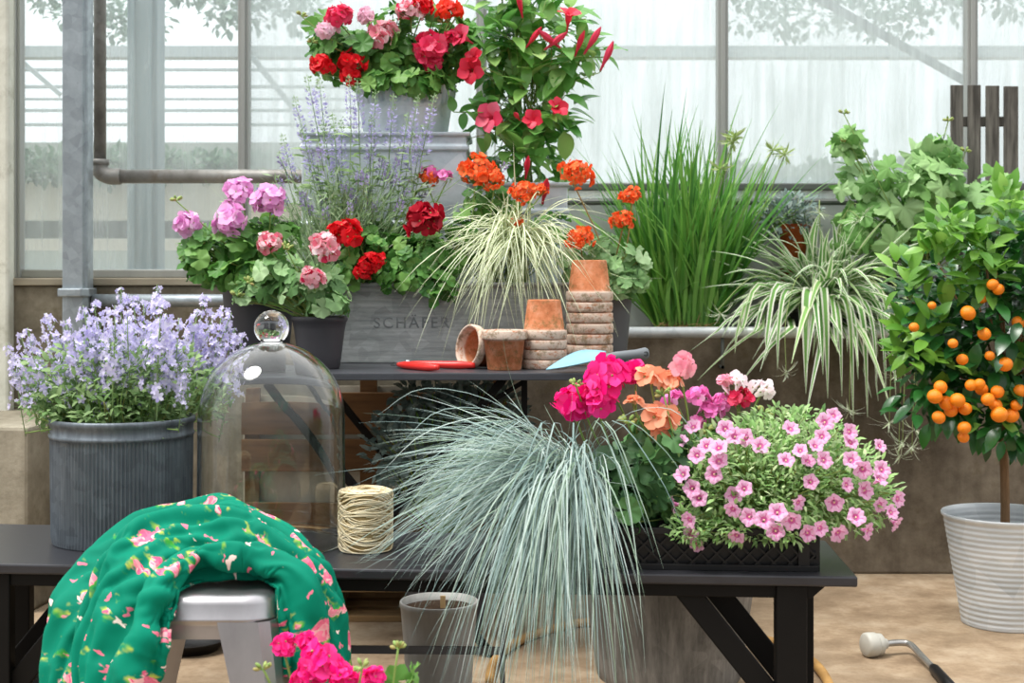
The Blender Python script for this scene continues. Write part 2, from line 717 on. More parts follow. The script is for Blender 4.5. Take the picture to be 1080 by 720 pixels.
# rows of nursery plants on that bench
r_ = np.random.default_rng(3)
for nm, x0, x1, y0, y1, n in (('nursery_row', 10, 380, 157, 192, 900), ('nursery_row', 760, 1010, 168, 205, 600)):
    b = MB()
    for k in range(26):
        c = P(x0 + (x1 - x0) * (k + r_.uniform()) / 26, y1, 7.0 + r_.uniform(-.1, .1))
        h = (y1 - y0) * 7 / F * r_.uniform(.6, 1.15)
        bush(b, c + np.array([0, 0, h * .45]), (.13, .14, h * .5), n // 9, T_oval(.55, 3), (.03, .06), r_, .1, .3)
    o = part(nm, b, M_hedge, None)
    tag(o, 'blurred row of green nursery plants on the pale bench ' + ('behind the grey bay post' if x0 < 100 else 'behind the tall grass and broad-leaved plant'), 'plants', None, 'stuff')
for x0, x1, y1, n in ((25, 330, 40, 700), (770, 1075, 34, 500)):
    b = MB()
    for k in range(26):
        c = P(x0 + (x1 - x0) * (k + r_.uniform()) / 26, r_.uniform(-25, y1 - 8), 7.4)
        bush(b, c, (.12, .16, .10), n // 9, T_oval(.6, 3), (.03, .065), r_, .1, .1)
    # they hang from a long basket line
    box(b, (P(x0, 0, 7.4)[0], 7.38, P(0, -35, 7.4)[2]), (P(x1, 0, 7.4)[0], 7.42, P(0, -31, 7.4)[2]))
    o = part('hanging_greenery', b, leaf_mat('haze_paled_greenery', ['#8fa898', '#a9bfb0', '#7d9888'], .6, .3), None)  # leaf colours made paler to put the window haze into them
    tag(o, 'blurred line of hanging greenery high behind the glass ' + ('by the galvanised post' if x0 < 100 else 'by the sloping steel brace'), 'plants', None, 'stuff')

# ------------------------------------------------------------------ posts and pipes in front of the glass
t = thing('steel_post', 'tall galvanised steel post with flanged foot joint in front of glazing', 'post', (P(81, 0, 4.66)[0], 4.66, 0))
xl, xm, xr = P(65.5, 0, 4.64)[0], P(87, 0, 4.64)[0], P(98.5, 0, 4.72)[0]
b = MB()
prism(b, [(xl, 4.64), (xm, 4.64), (xm + .004, 4.655), (xr - .003, 4.655), (xr, 4.66), (xr, 4.72), (xl, 4.72)], P(0, 310, 4.64)[2], 2.6)
part('upright', b, M_galv, t, .004, False)
b = MB()
prism(b, [(xl - .01, 4.62), (xm, 4.62), (xr + .008, 4.645), (xr + .008, 4.735), (xl - .01, 4.735)], P(0, 313, 4.62)[2], P(0, 304, 4.62)[2])
part('flange', b, M_galv, t, .004, False)
b = MB()
prism(b, [(xl, 4.64), (xm, 4.64), (xr, 4.66), (xr, 4.72), (xl, 4.72)], 0, P(0, 312, 4.62)[2])
part('foot', b, M_galv, t, .003, False)

t = thing('steam_pipe', 'old grey steel pipe bending from vertical to horizontal beside the galvanised post', 'pipe', P(105, 186, 4.82))
Yp = 4.80
b = MB()
x0, zb = P(105.5, 0, Yp)[0], P(0, 186, Yp)[2]
tube(b, [(x0, Yp, 2.6), (x0, Yp, P(0, 168, Yp)[2])], .0205, 14)
part('riser', b, M_galv_dk, t)
b = MB()
el = [(x0, Yp, P(0, 172, Yp)[2]), (x0, Yp, P(0, 179, Yp)[2]), (x0 + .013, Yp, zb + .008), (x0 + .038, Yp, zb), (x0 + .07, Yp, zb)]
tube(b, smooth_path(el, 6), .028, 16)
part('elbow', b, M_galv_dk, t)
b = MB()
tube(b, [(x0 + .06, Yp, zb), (P(500, 0, Yp)[0], Yp, zb)], .0235, 14)
part('run', b, M_galv_dk, t)
b = MB()
tube(b, [(x0, Yp, P(0, 174, Yp)[2]), (x0, Yp, P(0, 168, Yp)[2])], .031, 16)
part('collar', b, M_galv_dk, t)
b = MB()
y = 4.70
tube(b, [(P(98, 0, y)[0], y, P(0, 317, y)[2]), (P(330, 0, y)[0], y, P(0, 317, y)[2])], .0215, 14)
o = part('heating_pipe', b, M_galv, None)
tag(o, 'low pale heating pipe along the sill behind the lavender-blue flowers', 'pipe')
b = MB()
y = 4.725
tube(b, [(P(640, 0, y)[0], y, P(0, 350.5, y)[2]), (2.9, y, P(0, 350.5, y)[2])], .0185, 14)
t = thing('rail_pipe', 'shiny galvanised rail pipe along the top of the brown wall', 'pipe', P(760, 370, y))
part('pipe', b, galvanised('rail_zinc', '#e2e5e6', '#c2c8ca', .35, .25, 20), t)
for px in (762, 1010):
    b = MB()
    q = P(px, 352, y)
    bar(b, (q[0], y, q[2] - .01), (q[0], y, q[2] - .115), .01, .01, (0, 1, 0))
    bar(b, (q[0], y - .005, q[2] - .11), (q[0], YW + .005, q[2] - .11), .012, .01)
    part('bracket', b, M_alu_dk, t)
# ================================================================== tables and things without leaves
M_black = plain('black_paint', '#1a191d', .42, 0, .42, .25, 18, 0, None, (1, 6, 6))
M_blackwood = plain('black_wood', '#0e0c0b', .6, 0, .2, .3, 10)
M_slate = plain('dark_tin', '#4a4c52', .38, .3, .5, .2, 14, 0, None, (.3, 2, 2))

# ---- front trestle table
TZ = .417
fr, br = np.array([.669, 2.75]), np.array([.690, 3.13])
dl = np.array([-1, .0715])
fl, bl = fr + dl * 2.05, br + np.array([-1, .11]) * 2.07
ft = thing('trestle_table', 'low black wooden trestle table carrying the flower crate, glass bell and ribbed zinc pot', 'table', (-.35, 2.98, 0))
b = MB()
prism(b, [fl, fr, br, bl], TZ - .021, TZ)
part('tabletop', b, plain('sky_paled_black_paint', '#2e2e33', .33, 0, .5, .25, 18, 0, None, (1, 6, 6)), ft, .004, False)  # black paint, its colour lightened to stand in for reflected sky
def tp(s, d):
    """point on the tabletop: s metres along from the end, d from the front edge"""
    q = fr + dl * s + (br - fr) / np.linalg.norm(br - fr) * d
    return q
b = MB()
A0, A1 = tp(.075, .02), tp(1.95, .02)
for d in (.02, .345):
    p0, p1 = tp(.085, d), tp(1.95, d)
    n = unit(br - fr) * .022
    v = []
    e0 = tp(.055, d)
    b.add([[*e0, TZ - .021], [*p1, TZ - .021], [*p1, TZ - .048], [*p0, TZ - .048],
           [*(e0 + n), TZ - .021], [*(p1 + n), TZ - .021], [*(p1 + n), TZ - .048], [*(p0 + n), TZ - .048]],
          [(0, 1, 2, 3), (7, 6, 5, 4), (0, 4, 5, 1), (1, 5, 6, 2), (2, 6, 7, 3), (3, 7, 4, 0)])
part('apron', b, M_blackwood, ft, .002, False)
for s, s2 in ((.125, .066), (1.72, 1.80)):
    for d in (.03, .33):
        b = MB()
        q = tp(s if d < .1 else s2, d)
        bar(b, (*q, TZ - .021), (*q, 0), .06, .035, (0, 1, 0))
        part('leg', b, M_blackwood, ft, .003, False)
for s, e, ds in ((.335, .105, -.052), (1.50, 1.74, .05)):
    for d in (.045, .13):
        s, e = (s + ds, e + ds) if d > .1 else (s, e)
        b = MB()
        q0, q1 = tp(s, d), tp(e, d)
        bar(b, (*q0, TZ - .03), (*q1, .10), .045, .03, (0, 1, 0))
        part('brace', b, M_blackwood, ft, .003, False)
for s in (.125, 1.72):
    b = MB()
    bar(b, (*tp(s, .02), .10), (*tp(s, .35), .10), .045, .03)
    part('stretcher', b, M_blackwood, ft, .003, False)
Ys = 3.02
b = MB()
q0, q1 = P(300, 684, Ys), P(530, 686, Ys)
bar(b, q0, q1, .004, .017)
bar(b, (q1[0], Ys, 0), (q1[0], Ys, TZ - .02), .011, .004, (0, 1, 0))
part('strap', b, M_slate, ft, 0, False, label='thin grey metal strap below the tabletop')

# ---- upper folding table
UZ = .751
UT = thing('folding_table', 'dark tin folding table holding the long zinc trough and terracotta pots', 'table', (-.2, 4.05, 0))
b = MB()
xl, xr = -.86, P(686, 0, 3.62)[0]
box(b, (xl, 3.62, UZ - .004), (xr, 4.56, UZ))
box(b, (xl, 3.62, UZ - .019), (xr, 3.635, UZ - .002))
box(b, (xl, 4.545, UZ - .019), (xr, 4.56, UZ - .002))
box(b, (xl, 3.63, UZ - .019), (xl + .012, 4.55, UZ - .002))
box(b, (xr - .012, 3.63, UZ - .019), (xr, 4.55, UZ - .002))
part('tabletop', b, M_slate, UT, .003, False)
for y in (3.70, 4.45):
    for a, c in (((-.64, y, UZ - .02), (-.05, y + .03, 0)), ((-.02, y + .035, UZ - .02), (-.62, y + .035, 0))):
        b = MB()
        bar(b, a, c, .022, .022, (0, 1, 0))
        part('leg', b, M_blackwood, UT, .002, False)
b = MB()
q = P(553, 0, 3.75)
bar(b, (q[0], 3.75, UZ - .02), (q[0], 3.75, .5), .016, .016, (0, 1, 0))
bar(b, P(553, 402, 3.75), P(515, 425, 3.75), .012, .014, (0, 1, 0))
part('bracket', b, M_blackwood, UT, .001, False)

# ---- lying pallet and standing slat frame behind the tables
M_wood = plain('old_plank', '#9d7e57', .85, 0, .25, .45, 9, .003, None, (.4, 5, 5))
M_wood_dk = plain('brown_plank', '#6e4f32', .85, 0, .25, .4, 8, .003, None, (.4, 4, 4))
t = thing('wooden_pallet', 'weathered wooden pallet lying on the floor under the tin table', 'pallet', (-.45, 4.3, 0))
for i in range(5):
    b = MB()
    y = 4.10 + i * .066
    box(b, (-.95, y, .086), (-.12, y + .052, .104))
    part('deck_board', b, M_wood, t, .002, False)
for x in (-.95, -.58, -.2):
    b = MB()
    box(b, (x, 4.10, .018), (x + .08, 4.416, .086))
    part('block', b, M_wood, t, .003, False)
for y in (4.10, 4.22, 4.336):
    b = MB()
    box(b, (-.95, y, 0), (-.12, y + .08, .018))
    part('bottom_board', b, M_wood, t, .002, False)
t = thing('slatted_crate', 'brown slatted wooden crate standing in the shade under the tin table', 'crate', (-.25, 4.62, 0))
Yc = 4.60
for y0, y1 in ((414, 458), (463, 497), (530, 562), (575, 606)):
    b = MB()
    a, c = P(250, y1, Yc), P(536, y0, Yc)
    box(b, (a[0], Yc, a[2]), (c[0], Yc + .016, c[2]))
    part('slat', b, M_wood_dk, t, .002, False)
for px in (262, 388, 522):
    b = MB()
    a = P(px - 9, 0, Yc)[0]
    box(b, (a, Yc + .017, 0), (a + .055, Yc + .04, P(0, 400, Yc)[2]))
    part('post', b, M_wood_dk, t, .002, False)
b = MB()
a, c = P(250, 0, Yc)[0], P(536, 0, Yc)[0]
box(b, (a, Yc + .041, .16), (c, Yc + .05, P(0, 408, Yc)[2]))
part('back_panel', b, plain('pale_board', '#b5ad9d', .85, 0, .3, .2, 12), t, 0, False)

# ---- zinc trough with raised lettering
M_zinc = galvanised('weathered_zinc', '#b9bdbc', '#878c8b', .55, .2, 34, (.5, .5, 7))
M_zinc_lt = galvanised('pale_zinc', '#d3dce2', '#adb8bf', .5, .25, 22)
M_zinc_dk = galvanised('dark_zinc', '#737b82', '#545b62', .5, .55, 40, (6, 6, .4))
M_soil = plain('soil', '#3a2a1c', .95, 0, .2, .5, 60, .006)
TR0, TR1, TRY, TRD = P(356, 0, 4.02)[0], P(601, 0, 4.02)[0], 4.02, .20
TRZ = P(0, 298, 4.02)[2]
tr = thing('zinc_trough', 'long weathered zinc trough with raised lettering on its front', 'trough', ((TR0 + TR1) / 2, 4.12, UZ))
b = MB()
def rect_ring(x0, x1, y0, y1, z):
    return [(x0, y0, z), (x1, y0, z), (x1, y1, z), (x0, y1, z)]
rings = []
for e, z in ((0, UZ), (-.002, UZ + .02), (-.004, TRZ - .03), (-.006, TRZ - .012), (.012, TRZ - .010), (.013, TRZ), (.004, TRZ + .001),
             (-.008, TRZ - .004), (-.008, UZ + .01)):
    rings += rect_ring(TR0 - e - .004, TR1 + e + .004, TRY - e - .004, TRY + TRD + e + .004, z)
f = [(3, 2, 1, 0)]
for k in range(8):
    f += [(k * 4 + j, k * 4 + (j + 1) % 4, k * 4 + 4 + (j + 1) % 4, k * 4 + 4 + j) for j in range(4)]
b.add(rings, f)
part('body', b, M_zinc, tr, .004, False)
b = MB()
box(b, (TR0 + .012, TRY + .012, TRZ - .06), (TR1 - .012, TRY + TRD - .012, TRZ - .03))
part('soil', b, M_soil, tr, 0, False)
cu = bpy.data.curves.new('lettering', 'FONT')
cu.body = 'SCHÄFER'
cu.size = .044
cu.extrude = .0012
cu.bevel_depth = .0004
cu.space_character = 1.25
cu.align_x = 'CENTER'
to = bpy.data.objects.new('lettering_curve', cu)
COL.objects.link(to)
dg = bpy.context.evaluated_depsgraph_get()
me = bpy.data.meshes.new_from_object(to.evaluated_get(dg))
bpy.data.objects.remove(to)
me.materials.clear()
me.materials.append(galvanised('lettering_zinc', '#9a9f9f', '#63686a', .55, .2, 34))
q = P(434, 345.5, 4.02)
put('lettering', me, tr, Matrix.Translation((q[0], TRY - .0015, q[2])) @ Matrix.Rotation(PI / 2, 4, 'X'))

# ---- tall zinc planter, bucket, and tapered planter behind the trough
def rect_tub(name, label, cat, x0, x1, y0, y1, z0, z1, mt, bands, taper=.0, soil=None):
    t = thing(name, label, cat, ((x0 + x1) / 2, (y0 + y1) / 2, z0))
    prof = [(0, 0)]
    h = z1 - z0
    for bz in bands:
        prof += [(0, bz - .012), (.006, bz - .006), (.006, bz + .006), (0, bz + .012)]
    prof += [(0, h - .014), (.010, h - .012), (.012, h - .002), (.004, h), (-.006, h - .004), (-.008, .02)]
    v, k = [], len(prof)
    for e, z in prof:
        e = e - taper * (1 - z / h)
        v += rect_ring(x0 - e, x1 + e, y0 - e, y1 + e, z0 + z)
    f = [(3, 2, 1, 0)]
    for i in range(k - 1):
        f += [(i * 4 + j, i * 4 + (j + 1) % 4, i * 4 + 4 + (j + 1) % 4, i * 4 + 4 + j) for j in range(4)]
    b = MB()
    b.add(v, f)
    part('body', b, mt, t, .003, False)
    if soil:
        b = MB()
        box(b, (x0 + .007, y0 + .007, z0 + soil - .03), (x1 - .007, y1 - .007, z0 + soil))
        part('soil', b, M_soil, t, 0, False)
    return t

BX0, BX1 = P(318, 0, 4.26)[0], P(492, 0, 4.26)[0]
BXZ = P(0, 139, 4.26)[2]
bxo = rect_tub('zinc_planter', 'tall pale zinc box under the ribbed bucket of red geraniums', 'planter', BX0, BX1, 4.26, 4.53, UZ, BXZ, M_zinc_lt,
               [.2, .40, .63])
b = MB()
box(b, (BX0 + .003, 4.263, BXZ - .012), (BX1 - .003, 4.527, BXZ - .003))
part('lid', b, M_zinc_lt, bxo, .002, False)
MX0, MX1 = P(505, 0, 4.30)[0], P(599, 0, 4.30)[0]
MZ = P(0, 192, 4.30)[2]
rect_tub('zinc_planter', 'square pale zinc planter holding the climbing trumpet-flowered vine', 'planter', MX0, MX1, 4.30, 4.53, UZ, MZ, M_zinc_lt, [.44], .01, MZ - UZ - .03)

bc = P(428, 0, 4.40)
BKZ0, BKZ1 = BXZ - .003, P(0, 86, 4.28)[2]
bk = thing('zinc_bucket', 'pale ribbed zinc bucket of red and pink geraniums standing on the zinc box', 'bucket', (bc[0], 4.40, BKZ0))
b = MB()
h = BKZ1 - BKZ0
prof, fl_ = [], []
rz0, rz1 = .128, .152
for z in np.linspace(0, 1, 25):
    e = 0
    if .55 < z < .62:
        e = .004
    prof.append((rz0 + (rz1 - rz0) * z + e, BKZ0 + h * z))
    fl_.append(1 if .62 < z < .93 else 0)
prof += [(rz1 + .005, BKZ1), (rz1 + .005, BKZ1 + .004), (rz1 - .003, BKZ1 + .004), (rz1 - .006, BKZ1 - .02), (rz0 - .004, BKZ0 + .01)]
fl_ += [0] * 5
lathe(b, [(.001, BKZ0)] + prof, 144, (bc[0], 4.40, 0), 0, None, lambda a, k: .006 * np.cos(36 * a) * (fl_[k - 1] if k else 0))
part('body', b, M_zinc_lt, bk)
b = MB()
lathe(b, [(.001, BKZ1 - .03), (rz1 - .008, BKZ1 - .03)], 40, (bc[0], 4.40, 0))
part('soil', b, M_soil, bk)

# ---- terracotta pots
def terracotta(name):
    t = NT(name)
    oi = t.n('ShaderNodeObjectInfo').outputs['Random']
    tc = t.n('ShaderNodeTexCoord').outputs['Object']
    of = t.n('ShaderNodeVectorMath', operation='ADD')
    t.link(tc, of.inputs[0])
    sc = t.n('ShaderNodeMath', operation='MULTIPLY')
    t.link(oi, sc.inputs[0])
    sc.inputs[1].default_value = 9
    t.link(sc.outputs[0], of.inputs[1])
    v = of.outputs[0]
    c = t.ramp(t.noise(30, 6, .7, v), [(.3, lin('#9c5a38')), (.5, lin('#ba7550')), (.7, lin('#ca9072'))])
    lime = t.noise(30, 8, .8, v, (1, 1, 2.0))
    sep = t.n('ShaderNodeSeparateXYZ')
    t.link(tc, sep.inputs[0])
    rim = t.ramp(sep.outputs[2], [(.0775, (0, 0, 0)), (.0805, (1, 1, 1))])    # lime sits on the rim
    li = t.ramp(lime, [(.37, (0, 0, 0)), (.49, (1, 1, 1))])
    k = t.n('ShaderNodeMath', operation='MULTIPLY')
    t.link(rim, k.inputs[0])
    t.link(li, k.inputs[1])
    k2 = t.n('ShaderNodeMath', operation='MULTIPLY')
    t.link(k.outputs[0], k2.inputs[0])
    k2.inputs[1].default_value = .85
    c = t.mix(k2.outputs[0], c, lin('#d8cabb'))
    mo = t.ramp(t.noise(34, 8, .8, v), [(.50, (0, 0, 0)), (.60, (.7, .7, .7))])
    c = t.mix(mo, c, lin('#6b5a35'))
    return t.done(t.bsdf(c, .9, 0, .2, lime, bdist=.002))

M_terra = terracotta('limed_terracotta')
POT_H = .105
pot_prof = [(.001, .004), (.010, .004), (.010, 0), (.043, 0), (.0445, .003), (.0540, .0795), (.0595, .081), (.0605, .084), (.0605, .101), (.058, .105), (.054, .105),
            (.0525, .101), (.049, .07), (.038, .010), (.001, .009)]
pb = MB()
lathe(pb, pot_prof, 48, (0, 0, 0), 0, None, lambda a, k: .0004 * np.sin(3 * a + k))
pot_me = pb.mesh('terracotta_pot', M_terra)

def tpot(label, loc, R=None, group=None, s=1.0):
    W = Matrix.Translation([float(x) for x in loc]) @ (R or Matrix.Identity(4)) @ Matrix.Scale(s, 4)
    o = put('terracotta_pot', pot_me, None, W)
    return tag(o, label, 'flower pot', group)

q = P(532, 0, 3.745)
tpot('upright terracotta pot with a chalky white rim beside the tipped pot', (q[0], 3.745, UZ))
# the pot on its side rests on its rim and foot
al = math.atan2(.0605 - .043, POT_H)
ax = unit(np.array([-.82 * math.cos(al), -.57 * math.cos(al), math.sin(al)]))
q = P(526, 0, 3.84)
foot = np.array([q[0], 3.85, UZ + .043 * math.cos(al) + .001])
tpot('terracotta pot lying on its side with open mouth behind the red pruners', foot, rot_to(ax, 1.0), None, .98)
flip = Matrix.Rotation(PI, 4, 'X')
q = P(574, 0, 3.80)
for k in range(4):
    nm = ['topmost', 'second from the top', 'third from the top', 'lowest'][k]
    z = UZ + POT_H + .0262 * (3 - k)
    tpot('upturned terracotta pot, %s of the short stack of four' % nm, (q[0] + RNG.normal() * .001, 3.80, z), flip @ Matrix.Rotation(k * 1.3, 4, 'Z'), 'short stack of terracotta pots')
q = P(622, 0, 3.94)
for k in range(7):
    nm = ['topmost', 'second from the top', 'third from the top', 'middle one', 'third from the bottom', 'second from the bottom', 'lowest'][k]
    z = UZ + POT_H * 1.08 + .0295 * (6 - k)
    tpot('upturned terracotta pot, %s of the tall stack of seven' % nm, (q[0] + RNG.normal() * .001, 3.95, z), flip @ Matrix.Rotation(k * 1.7, 4, 'Z'), 'tall stack of terracotta pots', 1.08)

# ---- red pruners
M_red = plain('red_grip', '#e0302a', .35, 0, .5)
M_steel = plain('bright_steel', '#b9bcc0', .25, .9)
pv = P(431, 383, 3.72)
t = thing('secateurs', 'red-handled secateurs lying at the front edge of the tin table', 'pruners', (pv[0], 3.74, UZ))
def zt(px, py, Y, z):
    q = P(px, py, Y)
    return [q[0], Y, UZ + z]
b = MB()
pts = smooth_path([zt(420, 0, 3.80, .010), zt(432, 0, 3.75, .011), zt(447, 0, 3.70, .011), zt(462, 0, 3.665, .011)], 6)
tube(b, pts, np.interp(np.linspace(0, 1, len(pts)), [0, .2, .8, 1], [.006, .010, .011, .007]), 10)
part('handle', b, M_red, t)
b = MB()
pts = smooth_path([zt(428, 0, 3.82, .012), zt(448, 0, 3.79, .012), zt(476, 0, 3.77, .011), zt(501, 0, 3.76, .011)], 6)
tube(b, pts, np.interp(np.linspace(0, 1, len(pts)), [0, .2, .8, 1], [.005, .008, .011, .007]), 10)
part('handle', b, M_red, t)
b = MB()
lathe(b, [(.001, 0), (.008, 0), (.008, .020), (.006, .023), (.001, .023)], 16, zt(430, 0, 3.79, 0))
part('pivot_bolt', b, M_steel, t)
for s, e in ((-1, (412, 3.83)), (1, (415, 3.86))):
    b = MB()
    a, c = np.array(zt(430, 0, 3.79, .010 + s * .003)), np.array(zt(e[0], 0, e[1], .008 + s * .003))
    d = unit(c - a)
    n = np.array([-d[1], d[0], 0]) * .009
    L = [a - n * .6, a + n * .6, (a + c) / 2 + n * (1 + s * .3), c, (a + c) / 2 - n * (1 - s * .3)]
    prism(b, [(p[0], p[1]) for p in L], a[2] - .0015, a[2] + .0015)
    part('blade', b, M_steel, t, 0, False)

# ---- blue trowel
M_blue = plain('sky_blue_paint', '#86b6c6', .45, .1, .5, .12, 20)
M_grip = plain('grey_rubber', '#6f7478', .6, 0, .4)
t = thing('hand_trowel', 'sky blue garden trowel with grey handle on the table corner', 'trowel', (P(632, 0, 3.66)[0], 3.66, UZ))
b = MB()
N, K = 14, 9
tip, neck = np.array(zt(576, 0, 3.635, .004)), np.array(zt(638, 0, 3.66, .034))
ax = neck - tip
wd = np.array([.012, .050, .022])
v = []
for i in range(N + 1):
    s = i / N
    w = (math.sin(min(1, s / .55) * PI / 2)) * (1 - .55 * max(0, (s - .55) / .45) ** 1.4) * .95 + .02
    for j in range(K + 1):
        u = j / K * 2 - 1
        p = tip + ax * s + wd * w * u * .75 + np.array([0, 0, .014 * u * u * w + .004])
        v.append(p)
f = [(i * (K + 1) + j, i * (K + 1) + j + 1, (i + 1) * (K + 1) + j + 1, (i + 1) * (K + 1) + j) for i in range(N) for j in range(K)]
b.add(v, f)
part('blade', b, M_blue, t, 0, True, .003)
b = MB()
h0, h1 = np.array(zt(636, 0, 3.66, .036)), np.array(zt(683, 0, 3.70, .046))
pts = [h0, h0 + (h1 - h0) * .15, h0 + (h1 - h0) * .3, h0 + (h1 - h0) * .75, h0 + (h1 - h0) * .95, h1]
tube(b, pts, [.008, .011, .013, .013, .016, .012], 14)
part('handle', b, M_grip, t)
b = MB()
c = h0 + (h1 - h0) * .95
lathe(b, [(.004, -.0165), (.0065, -.0168), (.0065, .0168), (.004, .0165)], 14, c, 0, rx(PI / 2))
part('hang_hole', b, plain('hole_eyelet', '#3a3c3f', .5), t)

# ---- ribbed zinc pot on the front table
def plant_pot(parent, c, z0, z1, r0, r1, mt, rim=.006, n=48, thick=.004, soil=.02, band=0, smat=None):
    b = MB()
    prof = [(.001, z0), (r0 * .96, z0), (r0, z0 + .004)]
    prof += [(r0 + (r1 - r0) * s, z0 + (z1 - z0) * s) for s in (.25, .5, .75)]
    if band:
        s = 1 - band / (z1 - z0)
        rb = r0 + (r1 - r0) * s
        prof += [(rb, z1 - band), (rb + rim * .6, z1 - band + .002)]
    else:
        prof += [(r1, z1 - .014)]
    prof += [(r1 + rim, z1 - .012), (r1 + rim, z1 - .002), (r1 + rim * .5, z1), (r1 - thick, z1), (r1 - thick * 1.5, z1 - .03), (r0 - thick, z0 + .008), (.001, z0 + .007)]
    lathe(b, prof, n, (c[0], c[1], 0))
    p = part('pot', b, mt, parent)
    b = MB()
    lathe(b, [(.001, z1 - soil + .006), (r1 * .5, z1 - soil + .004), (r1 - thick * 1.2, z1 - soil)], 32, (c[0], c[1], 0))
    part('soil', b, smat or M_soil, parent)
    return p

# ---- glass bell jar
def clear_glass():
    t = NT('clear_glass')
    g = t.n('ShaderNodeBsdfGlass')
    g.inputs['Color'].default_value = (.985, .995, .99, 1)
    g.inputs['Roughness'].default_value = 0
    g.inputs['IOR'].default_value = 1.46
    return t.done(g.outputs[0])
gc = np.array([P(286.5, 0, 3.09)[0], 3.09])
R_, zt_, zk = 77 * 3.09 / F, P(0, 360, 3.09)[2], P(0, 327, 3.09)[2]
t = thing('glass_cloche', 'clear glass bell cloche with a round knob on the black table', 'cloche', (*gc, TZ))
H = zt_ - TZ
prof_o = [(R_ + .003, TZ + .001), (R_ + .004, TZ + .006), (R_, TZ + .010)]
for s in np.linspace(.05, .60, 7):
    prof_o.append((R_ * (1 + .004 * math.sin(s * 9)), TZ + H * s))
for a in np.linspace(8, 90, 14):
    a = math.radians(a)
    prof_o.append((max(R_ * math.cos(a), .022), TZ + H * (.625 + .375 * math.sin(a))))
prof_o = [p for i, p in enumerate(prof_o) if i == 0 or p != prof_o[i - 1]]
top = prof_o[-1][1]
th = .0042
prof_i = [(max(r - th, .001), z - th * .8 * (z > TZ + H * .62)) for r, z in prof_o[3:]][::-1]
prof_i[0] = (.001, top - th)
prof_i += [(R_ - th, TZ + .004), (R_ - th * .5, TZ + .0008)]
kb = (zk - top)
kn = [(.024, top + .001), (.0225, top + .004), (.024, top + .007)]
rk = .038
kc = zk - rk
for a in np.linspace(-50, 90, 16):
    a = math.radians(a)
    kn.append((max(rk * math.cos(a), .001), kc + rk * math.sin(a)))
prof = prof_o[:-1] + kn
# inner skin joined at the rim, so the wall is a closed shell
b = MB()
lathe(b, prof_i + prof, 72, (*gc, 0))
part('bell', b, clear_glass(), t)

# ---- twine
t_c = np.array([P(385.5, 0, 3.02)[0], 3.02])
rT, zT = 28 * 3.02 / F, P(0, 517, 3.0)[2]
tw = thing('twine_spool', 'squat spool of natural jute twine beside the glass bell', 'twine', (*t_c, TZ))
M_tw = NT('jute')
M_tw = M_tw.done(M_tw.bsdf(M_tw.ramp(M_tw.n('ShaderNodeNewGeometry').outputs['Random Per Island'], [(0, lin('#c8b48a')), (.5, lin('#dccdaa')), (1, lin('#eadfc4'))]), .85, 0, .2))
b = MB()
hT = zT - TZ
lathe(b, [(.001, 0), (rT * .9, 0), (rT * .97, .008), (rT * .98, hT * .5), (rT * .97, hT - .008), (rT * .9, hT - .002), (.016, hT - .004), (.014, hT - .03), (.001, hT - .03)], 40, (*t_c, TZ))
part('core', b, plain('jute_core', '#b89f70', .9, 0, .2, .3, 60, .003), tw)
b = MB()
for k in range(150):
    a0 = RNG.uniform(0, 2 * PI)
    tilt = RNG.choice([-1, 1]) * RNG.uniform(.1, .55)
    z0 = RNG.uniform(.006, hT - .006)
    aa = np.linspace(0, RNG.uniform(1.5, 4.5), 26)
    zz = TZ + hT * .5 + np.clip((z0 - hT * .5) + np.sin(aa * .9 + a0) * hT * tilt, -hT * .5 + .003, hT * .5 - .003)
    rr = rT * (1.0 + RNG.uniform(-.01, .03))
    edge = np.clip((np.abs(zz - TZ - hT / 2) - hT * .40) / (hT * .1), 0, 1)
    rr = rr * (1 - .05 * edge ** 2)
    tube(b, np.stack([t_c[0] + rr * np.cos(aa + a0), t_c[1] + rr * np.sin(aa + a0), zz], 1), .0014, 5)
for k in range(90):       # the strands over the top
    a0 = RNG.uniform(0, 2 * PI)
    a1 = a0 + RNG.uniform(1.2, 2.4)
    s = np.linspace(0, 1, 10)
    p0, p1 = np.array([math.cos(a0), math.sin(a0)]), np.array([math.cos(a1), math.sin(a1)])
    q = (p0[None] * (1 - s[:, None]) + p1[None] * s[:, None]) * rT * .97
    z = TZ + hT - .004 + .006 * np.sin(PI * s) * RNG.uniform(.4, 1)
    tube(b, np.stack([t_c[0] + q[:, 0], t_c[1] + q[:, 1], z], 1), .0014, 5)
part('winding', b, M_tw, tw)

# ---- plastic flower crate
CR0 = np.array([*tp(.075, .035)])
M_cr = plain('black_plastic', '#0b0a0c', .45, 0, .4)
crate = thing('plastic_crate', 'black lattice-sided plastic crate full of flowers on the trestle table', 'crate', (.30, 2.95, TZ))
ex, ey = -unit(dl), unit(br - fr)
CL, CD, CH = .60, .285, .083
O = tp(.075, .045)
def cp(s, d, z):
    q = O - ex * s + ey * d
    return (q[0], q[1], TZ + z)
b = MB()
for z0, z1, o in ((CH - .012, CH, .006), (0, .012, .004)):
    for (s0, d0), (s1, d1) in (((-o, -o), (CL + o, -o)), ((CL + o, -o), (CL + o, CD + o)), ((CL + o, CD + o), (-o, CD + o)), ((-o, CD + o), (-o, -o))):
        bar(b, cp(s0, d0, (z0 + z1) / 2), cp(s1, d1, (z0 + z1) / 2), .010, z1 - z0)
part('rim', b, M_cr, crate, .001, False)
